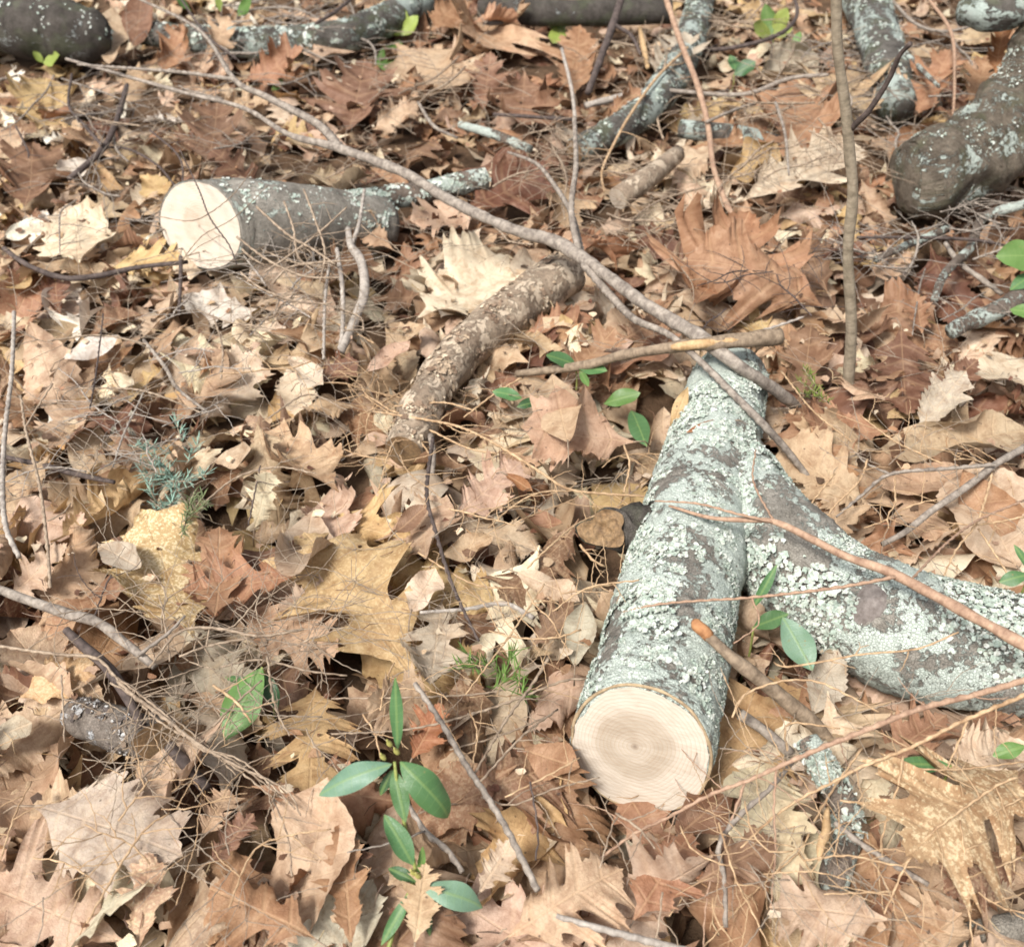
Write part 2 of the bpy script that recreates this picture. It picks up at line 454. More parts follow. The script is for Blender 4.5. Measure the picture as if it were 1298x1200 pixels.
# the forked lichen log in front
ax_main = [(812, 950, .100), (838, 845, .098), (860, 750, .096), (882, 655, .092), (905, 560, .088), (926, 478, .080)]
nm = unit(at(812, 950, .1) - at(838, 845, .098)); nm = unit(nm + np.array([-.04, 0, .34]))
fork, pm, rm = log('forked_log', ax_main, [.0715, .070, .068, .066, .061, .054], M['lichen_bark'],
    'thick forked log crusted with pale green lichen, its sawn end facing the viewer', sides=120, n=40, c0=nm, lump=.12, lump_s=13, fine=.0026, end0='wood', pith=(.006, -.004))
P = np.array([at(*p) for p in [(915, 570, .082), (968, 668, .088), (1042, 745, .09), (1120, 788, .09), (1205, 814, .09), (1300, 830, .09), (1420, 848, .085)]])
pl = catmull(P, 28); rl = lerp_radii([.052, .061, .066, .068, .068, .066, .062], len(pl))
g = Geo(); tube(g, pl, rl, 110, True, .17, 12, 4.0, fine=.0024); g.build('limb', M['limb_bark'], fork)
LOGS.append((pl[::4], rl[::4]))
flakes(fork, [(pm, rm)], 'lichen', 15000, -.13, MINT, (.0014, .0056), seed=3, cut=(pm[0], nm), band=True)
flakes(fork, [(pl, rl)], 'limb_lichen', 11000, -.1, MINT, (.0014, .0058), seed=5)
# bark rim around the saw cut
Tm, Nsm, Bsm = frames(pm)
g = Geo(); ring = []
for a in np.linspace(0, 2 * math.pi, 72, endpoint=False):
    d = Nsm[0] * math.cos(a) + Bsm[0] * math.sin(a); d = d - Tm[0] * (d.dot(nm) / Tm[0].dot(nm))
    wob = 1 + .022 * mnoise.noise(Vector((math.cos(a) * 3, math.sin(a) * 3, 1.2)))
    ring.append(pm[0] + d * rm[0] * wob * .992)
ring = np.array(ring); ring_c = np.vstack([ring, ring[:1]])
Ts = np.roll(ring, -1, 0) - ring; V = []; F = []
for i, p in enumerate(ring):
    out = unit(p - pm[0]); jit = 1 + .5 * mnoise.noise(Vector((i * .5, 2, 3)))
    for q in range(6):
        an = 2 * math.pi * q / 6
        V.append(p + (out * math.cos(an) * 1.0 + nm * math.sin(an) * .7) * .0019 * jit)
for i in range(72):
    for q in range(6):
        F.append((i * 6 + q, ((i + 1) % 72) * 6 + q, ((i + 1) % 72) * 6 + (q + 1) % 6, i * 6 + (q + 1) % 6))
V = np.array(V); g.add(V, F, bark=V - pm[0]); g.build('bark_rim', M['rim'], fork)
# rotten knot on its left side
k0 = at(815, 672, .10); k1 = at(768, 672, .115)
kp = catmull([k0, (k0 + k1) / 2, k1], 5)
g = Geo(); kn = unit(unit(k1 - k0) * .45 + unit(CAM - k1) * .9)
ra, rb = tube(g, kp, [.034, .033, .031, .029, .028, .027, .027, .026, .026, .026, .026][:len(kp)], 40, True, .42, 45, 2.0, c1=kn, fine=.001)
knot = g.build('branch_stub', M['dark_bark'], fork); knot['label'] = 'rotten brown branch stub on the left side of the log'
knot['_o'] = fork['_o']
e = Geo(); disc(e, rb, kn, .0065, .9, (.004, .002), bumpy=.008, seed=4); e.build('rotten_face', M['rot'], knot)
# smooth knot scar on the limb
sc_ = at(1090, 775, .145); nsc = unit(CAM - sc_ + np.array([0, 0, .2]))
idx = np.argmin(np.linalg.norm(pl - sc_, axis=1)); scn = unit(np.array([-.1, -.55, .83])); scp = pl[idx] + scn * (rl[idx] - .006)
g = Geo(); x_ = unit(np.cross(scn, [1, 0, 0])); y_ = np.cross(scn, x_)
V, F = [], []
for r_i in range(7):
    for q in range(24):
        an = 2 * math.pi * q / 24; f = r_i / 6; rr = .029 * f * (1 + .12 * math.sin(3 * an + 1))
        V.append(scp + (x_ * math.cos(an) * .85 + y_ * math.sin(an)) * rr + scn * .012 * (1 - f ** 3))
for r_i in range(6):
    for q in range(24): F.append((r_i * 24 + q, (r_i + 1) * 24 + q, (r_i + 1) * 24 + (q + 1) % 24, r_i * 24 + (q + 1) % 24))
V = np.array(V); g.add(V, F, bark=V - scp + np.array([7, 7, 7])); g.build('knot', bark_material('knot_bark', (.12, .098, .088), (.26, .23, .21), 0, rings=.2), fork)

# sawn log at the upper left
a0, a1 = at(253, 286, .10), at(445, 278, .062)
n2 = unit(unit(a0 - a1) + 1.0 * unit(np.array([.1, -1, .40])))
sawn, ps, rs = log('sawn_log', [(253, 286, .10), (345, 282, .085), (490, 284, .015)], [.080, .076, .050], M['sawn_bark'],
    'short grey log at the upper left with a bright round sawn end', sides=64, n=20, c0=n2, lump=.06, end0='wood_far', seed=2.2, fine=.0008)
flakes(sawn, [(ps, rs)], 'lichen', 500, .22, MINT, (.003, .007), seed=8, up=.3, cut=(ps[0], n2))
# flaky brown log in the middle
flk, pf, rf = log('flaky_log', [(513, 572, .030), (540, 510, .036), (585, 447, .042), (645, 398, .047), (718, 346, .055)], [.031, .033, .035, .039, .041], M['brown_bark'],
    'slim brown log with flaking bark, lying below the long grey branch', sides=44, n=16, lump=.20, lump_s=22, seed=3.3, fine=.0016, end0='rot', end1='rot')
flakes(flk, [(pf, rf)], 'loose_bark', 420, .0, [(.44, .34, .24), (.28, .20, .14), (.60, .50, .37), (.19, .13, .09)], (.003, .009), seed=12, up=0)
# thick log upper right, curving up out of the frame
thk, pt_, rt = log('curved_log', [(1146, 230, .085), (1153, 229, .086), (1168, 226, .088), (1215, 207, .095), (1268, 168, .13), (1318, 95, .21), (1345, 10, .33), (1365, -70, .46)], [.03, .070, .082, .088, .088, .078, .064, .056], M['curved_bark'],
    'thick grey brown log at the upper right, curving up past the frame edge', sides=60, n=18, lump=.2, lump_s=19, seed=5.1, fine=.0045)
flakes(thk, [(pt_, rt)], 'lichen', 1300, .12, MINT, (.0012, .0038), seed=14, up=-.1)
log('rotten_branch', [(1222, 14, .30), (1262, 18, .31), (1330, 0, .33)], [.028, .034, .036], M['old_bark'], 'crumbling branch with orange wood at the top right corner', 'branch', sides=26, n=8, lump=.25, lump_s=30, end0='rot', block=False)
# logs at the top
r_, p_, q_ = log('mossy_log', [(-120, -2, .06), (10, 30, .07), (75, 38, .07), (118, 47, .055), (140, 52, .04)], [.080, .078, .076, .066, .03], M['dark_bark'], 'dark weathered log cut off by the top left corner', sides=44, n=12, lump=.2, seed=6.1, fine=.0035)
flakes(r_, [(p_, q_)], 'lichen', 260, .2, MINT, (.003, .008), seed=15, up=.2)
r_, p_, q_ = log('lichen_log', [(175, 42, .015), (300, 54, .03), (410, 50, .035), (480, 30, .035), (570, -20, .03)], [.03, .038, .042, .044, .04], M['old_bark'], 'grey lichen log lying across the top edge, left of centre', sides=36, n=10, seed=7.4, fine=.001)
flakes(r_, [(p_, q_)], 'lichen', 900, .05, MINT, (.003, .009), seed=16, up=0)
log('dark_log', [(610, 10, .04), (700, 17, .045), (850, 14, .045)], [.033, .035, .034], M['dark_bark'], 'slim dark log lying along the top edge near the centre', sides=26, n=8, seed=8.8)
r_, p_, q_ = log('mossy_branch', [(728, 192, .02), (790, 160, .03), (838, 118, .035), (872, 60, .03), (890, -10, .03)], [.026, .034, .040, .042, .04], M['old_bark'], 'lichen grey log slanting down from the top edge, ending behind the short pale stick', sides=34, n=10, seed=9.3, end0='rot', fine=.001)
flakes(r_, [(p_, q_)], 'lichen', 600, .05, MINT, (.003, .008), seed=17, up=0)
r_, p_, q_ = log('mossy_stump', [(1082, -40, .10), (1104, 20, .07), (1122, 75, .05), (1136, 135, .03)], [.066, .058, .052, .045], M['old_bark'], 'dark mossy log running up to the top edge right of the sapling', sides=34, n=10, seed=10.2, fine=.0015)
flakes(r_, [(p_, q_)], 'lichen', 500, .1, MINT, (.003, .008), seed=18, up=0)
log('lichen_pole', [(862, 163, .03), (930, 172, .035), (1012, 190, .03)], [.020, .023, .022], M['old_bark'], 'thin lichen covered pole lying left of the sapling, under leaves', sides=24, n=8, seed=11.2)
r_, p_, q_ = log('lichen_stick', [(440, 256, .05), (520, 247, .055), (615, 226, .055)], [.020, .023, .021], M['lichen_stick'], 'crusty lichen stick passing behind the long grey branch', 'stick', sides=24, n=8, seed=12.1)
flakes(r_, [(p_, q_)], 'lichen', 420, -.05, MINT, (.003, .008), seed=19, up=0)
log('lichen_stick', [(583, 158, .05), (630, 172, .055), (672, 190, .05)], [.008, .011, .010], M['lichen_stick'], 'small lichen stick among brown leaves above the long grey branch', 'stick', sides=16, n=6, seed=13.1)
log('broken_stick', [(783, 252, .05), (818, 228, .06), (858, 196, .05)], [.022, .023, .018], M['brown_bark'], 'short thick broken stick with a pale end, right of the forking twig', 'stick', sides=24, n=8, seed=14.4, end0='wood_far')
# small bark stub at the left
stub, p_, q_ = log('bark_stub', [(92, 903, .055), (130, 918, .062), (168, 930, .064), (208, 938, .060)], [.017, .023, .0235, .0225], M['stub_bark'], 'small broken stub with curling silvery bark and a hollow brown end', 'stub', sides=36, n=8, lump=.16, lump_s=40, seed=15.7, fine=.002, end1='rot', c1=np.array([.62, -.68, .42]))
flakes(stub, [(p_, q_)], 'curled_bark', 220, .0, [(.40, .39, .38), (.25, .22, .20), (.12, .10, .09), (.5, .5, .49), (.2, .15, .11)], (.002, .006), seed=22, up=0, cut=(p_[-1], unit(np.array([.62, -.68, .42]))))
log('corner_stick', [(1203, 1192, .05), (1250, 1182, .055), (1330, 1168, .06)], [.0105, .013, .0135], M['grey_bark'], 'grey stick with a pale sawn tip in the bottom right corner', 'stick', sides=20, n=8, seed=16.6, end0='wood')
st_, p_, q_ = log('lichen_stick', [(1022, 940, .09), (1050, 985, .085), (1070, 1025, .08), (1076, 1060, .075), (1062, 1098, .07), (1056, 1128, .05)], [.013, .0145, .0145, .014, .0145, .0135], M['lichen_stick'], 'stubby lichen patched stick standing below the lichen limb, right of the sawn end', 'stick', sides=26, n=8, lump=.22, lump_s=30, seed=17.3)
flakes(st_, [(p_, q_)], 'lichen', 260, .02, MINT, (.002, .005), seed=23, up=-.1)

# ------------------------------------------------------------------ leaves
def oak_profile(rg, lobes=4, slim=1.0, body=1.0):
    """half outline: (u along the midrib, half width, vein phase)"""
    us = [0.13]; 
    seg = np.array([.17, .21, .23, .20, .17, .14][:lobes]); seg = seg * (.74 / seg.sum()) * np.array([rg.uniform(.88, 1.12) for _ in range(lobes)])
    for s in seg: us.append(us[-1] + s)
    pk = np.interp(np.linspace(0, 1, lobes), [0, .4, .75, 1], [.19, .31, .34, .23])
    K = [(0, .004, 0), (.05, .012, .3), (.10, .04, .7), (.13, .05, 1.0)]
    for i in range(lobes):
        a, b = us[i], us[i + 1]; d = b - a; p = pk[i] * rg.uniform(.85, 1.12) * slim
        s0 = (.075 if i == 0 else s1); s1 = (.115 if i < lobes - 1 else .085) * rg.uniform(.6, 1.5) * slim ** .5 * body
        ph = lambda t: 1 + i + t
        K += [(a + .08 * d, s0 * 1.02 + .03 * p, ph(.1)), (a + .16 * d, max(s0 * 1.2, .45 * p), ph(.18)), (a + .23 * d, .74 * p, ph(.25)), (a + .30 * d, .92 * p, ph(.31)), (a + .36 * d, .80 * p, ph(.37)),
              (a + .44 * d, .88 * p, ph(.44)), (a + .52 * d, 1.06 * p, ph(.5)), (a + .58 * d, .84 * p, ph(.55)), (a + .67 * d, .80 * p, ph(.64)), (a + .72 * d, .82 * p, ph(.69)),
              (a + .80 * d, max(s1 * 1.1, .52 * p), ph(.8)), (a + .87 * d, max(s1, .25 * p), ph(.87)), (a + .94 * d, s1 * .98, ph(.94)), (b, s1, ph(1.0))]
    a = us[-1]; d = 1 - a; j = lobes + 1
    K += [(a + .2 * d, .085, j + .1), (a + .35 * d, .105, j + .2), (a + .42 * d, .06, j + .25), (a + .6 * d, .055, j + .35), (a + .72 * d, .05, j + .4), (a + .8 * d, .022, j + .42), (1, .001, j + .5)]
    K = np.array(K)
    if body > 1: K[1:-1, 1] = .5 * K[1:-1, 1] + .25 * (K[:-2, 1] + K[2:, 1])
    return K

def white_oak_profile(rg, lobes=4, slim=1.0):
    K = [(0, .004, 0), (.06, .015, .5), (.12, .05, 1.0)]; us = np.linspace(.12, .84, lobes + 1)
    for i in range(lobes):
        a, d = us[i], us[i + 1] - us[i]; p = [.15, .24, .28, .22, .16][i] * rg.uniform(.85, 1.15) * slim; s1 = .125 + .02 * i
        for t, w in ((.15, .35), (.28, .8), (.4, .98), (.5, 1.0), (.6, .95), (.72, .72), (.85, .40)):
            K.append((a + t * d, max(w * p, s1 * .7), 1 + i + t))
        K.append((a + d, s1, 2 + i))
    K += [(.88, .13, lobes + 1.1), (.93, .12, lobes + 1.2), (.97, .08, lobes + 1.3), (1, .002, lobes + 1.5)]
    return np.array(K)

def oval_profile(rg, teeth=0, width=.22, nv=9):
    m = 26; K = []
    for i in range(m + 1):
        u = i / m; w = width * (math.sin(math.pi * u ** .92) ** .85 if 0 < u < 1 else 0) + .002
        if teeth and 2 < i < m - 1: w *= 1 + teeth * (1 if i % 2 else -1)
        K.append((u, w, u * nv))
    return np.array(K)

def leaf_arrays(rg, kind='oak', L=.16, wide=1.0, curl=0.0, cross=0.0, wav=.03, fold=0.0, twist=0.0, lobecurl=.25, across=(-1, -.72, -.40, 0, .40, .72, 1), urange=None, half=None, chord=True, coarse=False):
    if kind == 'oak': A, B, k = oak_profile(rg, rg.choice((3, 4, 4)), wide), None, rg.uniform(.40, .58)
    elif kind == 'broad': A, B, k = oak_profile(rg, 4, wide * .95, 1.75), None, rg.uniform(.35, .5)
    elif kind == 'white': A, B, k = white_oak_profile(rg, 4, wide), None, .35
    elif kind == 'laurel': A, B, k = oval_profile(rg, 0, .19 * wide), None, .25
    elif kind == 'toothed': A, B, k = oval_profile(rg, .07, .22 * wide, 14), None, .4
    else: A, B, k = oval_profile(rg, .02, .26 * wide, 10), None, .4
    if coarse and kind in ('oak', 'broad', 'white', 'oval'): A = A[np.array([i % 2 == 0 or i > len(A) - 3 for i in range(len(A))])]
    # the two sides differ a little
    wl = A[:, 1] * np.array([1 + .12 * math.sin(i * 1.3 + rg.random() * .8) * (kind in ('oak', 'broad', 'white')) for i in range(len(A))])
    u, ph = A[:, 0], A[:, 2]; wr = A[:, 1]
    if urange: 
        sel = (u >= urange[0]) & (u <= urange[1]); u, ph, wl, wr = u[sel], ph[sel], wl[sel], wr[sel]
    m = len(u); fr = np.array(across, float)
    if half == 'l': fr = fr[fr >= 0]
    if half == 'r': fr = fr[fr <= 0]
    nf = len(fr)
    W = np.where(fr[None, :] >= 0, wl[:, None], wr[:, None]) * fr[None, :]
    kk = k * np.clip((1 - u) * 5, 0, 1)
    X = (u[:, None] + kk[:, None] * np.abs(W)) * L; Y = W * L
    Z = np.zeros_like(X)
    q = [rg.uniform(0, 6.28) for _ in range(8)]
    un = X / L; vn = Y / L
    ed = np.abs(fr)[None, :] ** 1.6
    Z += wav * L * (np.sin(un * 7 + q[0] + vn * 4) * .6 + np.sin(un * 15 + q[1] - vn * 9) * .35 * ed + np.sin(vn * 13 + q[2] + un * 3) * .5)
    lc = np.where(fr[None, :] >= 0, np.sin(un * 9 + q[3]) + .7 * math.sin(q[4]), np.sin(un * 8 + q[5]) + .7 * math.sin(q[6]))
    Z += lobecurl * np.abs(Y) * ed * lc
    Z += fold * np.abs(Y)
    fx, fy = X.copy(), Y.copy()
    if abs(cross) > 1e-3:                 # roll across: cross = total turn in radians over the half width .3 L
        kap = cross / (.30 * L); an = kap * Y
        Y2 = np.sin(an) / kap - Z * np.sin(an); Z = (1 - np.cos(an)) / kap + Z * np.cos(an); Y = Y2
    if abs(curl) > 1e-3:                  # bend along the midrib
        kap = curl / L; an = kap * (X - .5 * L)
        X2 = .5 * L + np.sin(an) / kap - Z * np.sin(an); Z = (1 - np.cos(an)) / kap + Z * np.cos(an); X = X2
    if twist:
        a = twist * (un - .5); Y, Z = Y * np.cos(a) - Z * np.sin(a), Y * np.sin(a) + Z * np.cos(a)
    V = np.stack([X, Y, Z], -1)
    mid = int(np.argmin(np.abs(fr)))
    if chord:
        b, t = V[0, mid].copy(), V[-1, mid].copy(); c = t - b; s = L / max(np.linalg.norm(c), .3 * L)
        V = (V - b) * s; e1 = unit(c); e3 = unit(np.array([-e1[2], 0, e1[0]])) if abs(e1[1]) < .5 else np.array([0, 0, 1.0])
        e3 = unit(e3 - e1 * e3.dot(e1)); e2 = np.cross(e3, e1); V = np.stack([V @ e1, V @ e2, V @ e3], -1)
    F = []
    for i in range(m - 1):
        for j in range(nf - 1):
            F.append((i * nf + j, (i + 1) * nf + j, (i + 1) * nf + j + 1, i * nf + j + 1))
    off = (rg.uniform(0, 9), rg.uniform(0, 9), rg.uniform(0, 9))
    flat = np.stack([fx + off[0], fy + off[1], np.full_like(fx, off[2])], -1).reshape(-1, 3)
    vein = np.stack([np.repeat(ph[:, None], nf, 1), np.repeat(fr[None, :], m, 0), fy], -1).reshape(-1, 3)
    return V.reshape(-1, 3), F, flat, vein

C = {'tan': (.50, .362, .235), 'pink': (.53, .395, .282), 'cream': (.70, .60, .44), 'copper': (.36, .205, .118), 'brown': (.235, .138, .084),
     'maroon': (.175, .085, .052), 'yellow': (.52, .37, .185), 'grey': (.47, .405, .31), 'russet': (.34, .155, .07), 'white': (.82, .77, .66), 'gold': (.44, .29, .165), 'dark': (.11, .07, .045)}
CNAME = {'tan': 'tan', 'pink': 'pinkish tan', 'cream': 'cream', 'copper': 'copper brown', 'brown': 'brown', 'maroon': 'dark maroon', 'yellow': 'yellowish', 'grey': 'greyish', 'russet': 'russet', 'white': 'bleached white', 'gold': 'golden', 'dark': 'dark brown'}

def jitter(c, rg, s=.12):
    k = rg.uniform(1 - s, 1 + s); return tuple(min(.9, c[i] * k * rg.uniform(.96, 1.04)) for i in range(3))

def lay(V, x, y, head, tilt, rg, sink=78):
    """turn a leaf to heading, drop it on the pile, settle to the slope; returns world vertices"""
    c = V.mean(0); W = V - c
    a, b = math.cos(head), math.sin(head)
    X, Y, Z = W[:, 0] * a - W[:, 1] * b, W[:, 0] * b + W[:, 1] * a, W[:, 2]
    hh = hlook(X + x, Y + y); A = np.stack([X, Y, np.ones_like(X)], 1)
    s = np.linalg.lstsq(A, hh, rcond=None)[0]
    sx, sy = np.clip(s[0], -.6, .6) + tilt[0], np.clip(s[1], -.6, .6) + tilt[1]
    n = unit(np.array([-sx, -sy, 1.0])); ex = unit(np.array([1, 0, 0]) - n * n[0]); ey = np.cross(n, ex)
    Wd = X[:, None] * ex + Y[:, None] * ey + Z[:, None] * n
    Wd[:, 0] += x; Wd[:, 1] += y
    gap = hlook(Wd[:, 0], Wd[:, 1]) - Wd[:, 2]
    Wd[:, 2] += np.percentile(gap, sink)
    return Wd

def raise_pile(W, lim=.11):
    i, j = hidx(W[:, 0], W[:, 1]); np.maximum.at(H, (i, j), np.minimum(W[:, 2] + .0008, lim))

def region_colour(px, py, rg):
    if py < 330 and 380 < px < 800: w = dict(tan=3, pink=2, copper=5, brown=5, maroon=1, cream=1.5)
    elif py < 700 and px < 420: w = dict(tan=6, pink=3, copper=2, brown=2, maroon=.7, cream=5, yellow=2.5, white=1)
    elif px > 1000 and py < 620: w = dict(tan=5, pink=2, copper=4, brown=2.5, maroon=1.5, cream=2.5, yellow=1)
    elif py > 900: w = dict(tan=5, pink=3, copper=3.5, brown=2, cream=2, yellow=1.2, grey=1.2)
    else: w = dict(tan=6, pink=3, copper=2.5, brown=2, maroon=.6, cream=3.5, yellow=2, grey=1)
    k = list(w); return rg.choices(k, [w[a] for a in k])[0]

# --- the deep litter: everything beyond the largest leaves, one mass
rl_ = random.Random(11)
litter = Geo()
def litter_leaf(x, y, rg, near):
    kind = rg.choices(('oak', 'broad', 'white', 'oval'), (6, 3, .6, 1.5))[0]
    kw = {}
    if rg.random() < .34:
        a = rg.uniform(0, .55); kw['urange'] = (a, a + rg.uniform(.3, .5))
    if rg.random() < .25: kw['half'] = rg.choice('lr')
    L = rg.uniform(.10, .19) if y < 1.7 else rg.uniform(.085, .16)
    V, F, fl, ve = leaf_arrays(rg, kind, L, rg.uniform(.8, 1.1), rg.gauss(0, 1.2), rg.gauss(0, 1.1), rg.uniform(.01, .05), 0, rg.gauss(0, .5), rg.uniform(.1, .8), (-1, -.55, 0, .55, 1), chord=False, coarse=True, **kw)
    if len(V) < 6 or not F: return
    q_ = pix((x, y, .03))
    if (q_[0] - 762) ** 2 + (q_[1] - 690) ** 2 < 55 ** 2: return
    W = lay(V, x, y, rg.uniform(0, 6.283), (rg.gauss(0, .24), rg.gauss(0, .24)), rg, 66)
    ins = inside_logs(W)
    if (ins > .004).mean() > .35: return
    raise_pile(W, .045)
    px, py = pix(W.mean(0)); c = jitter(C[region_colour(px, py, rg)], rg, .2)
    litter.add(W, F, flat=fl, vein=ve, tint=[(*c, rg.choice((0, 0, .15)))] * len(V))
for k in range(4600):
    y = rl_.uniform(.1, 4.3); hw = .5 + .46 * y
    litter_leaf(rl_.uniform(-hw, hw), y, rl_, True)

# --- individual leaves scattered through the picture
LEAF_N = []          # (object, pixel, colour, pose, kind, size) waiting for an automatic label
def finish_leaf(name, W, F, fl, ve, col, spk, material='leaf', stalk=None):
    g = Geo(); g.add(W, F, flat=fl, vein=ve, tint=[(*col, spk)] * len(W))
    o = g.build(name, M[material], loc=W.mean(0))
    if stalk is not None:
        s = Geo(); tube(s, stalk[0], stalk[1], 5, True); s.build('stalk', M['dull_twig'], o)
    return o

KEEP = [(760, 680, 75), (150, 920, 85), (525, 560, 60), (220, 620, 50), (1060, 1040, 60), (725, 520, 90), (600, 350, 70)]
ri = random.Random(23); placed = 0; tries = 0; spots = []
while placed < 186 and tries < 4000:
    tries += 1
    px, py = ri.uniform(-10, 1308), ri.uniform(15, 1215)
    if any((px - a) ** 2 + (py - b) ** 2 < c * c for a, b, c in KEEP): continue
    if py < 620 and ri.random() > .35 + .65 * (py / 620): continue
    p = at(px, py, .05); z = depth(p)
    if any((px - a) ** 2 + (py - b) ** 2 < (34 / z * 1.6) ** 2 for a, b in spots): continue
    kind = ri.choices(('oak', 'broad', 'oval', 'toothed'), (6.5, 3.2, 1.2, .6))[0]
    L = ri.uniform(.13, .21) if py > 560 else ri.uniform(.10, .175)
    cn = region_colour(px, py, ri)
    curl, cross = ri.gauss(0, .8), ri.gauss(0, .8)
    V, F, fl, ve = leaf_arrays(ri, kind, L, ri.uniform(.85, 1.15), curl, cross, ri.uniform(.012, .04), 0, ri.gauss(0, .5), ri.uniform(.15, .8))
    tl = .26 if ri.random() < .7 else .6
    W = lay(V, p[0], p[1], ri.uniform(0, 6.283), (ri.gauss(0, tl), ri.gauss(0, tl)), ri, 74)
    ins = inside_logs(W)
    if ins.max() > .02 or (ins > .002).mean() > .12: continue
    if ins.max() > -1 and len(LOGS):            # nothing in front of a log's cut or on top of it
        qx, qy = pix(W.mean(0))
        if 700 < qx < 925 and 850 < qy < 1085: continue
    raise_pile(W, .07)
    col = jitter(C[cn], ri, .14)
    o = finish_leaf({'oak': 'oak_leaf', 'broad': 'oak_leaf', 'oval': 'dry_leaf', 'toothed': 'dry_leaf'}[kind], W, F, fl, ve, col, ri.choice((0, 0, 0, .15)))
    LEAF_N.append((o, pix(W.mean(0)), cn, 'curled' if abs(curl) + abs(cross) > 2.0 else 'flat', 'oak leaf' if kind in ('oak', 'broad', 'white') else 'oval leaf', L))
    spots.append((px, py)); placed += 1

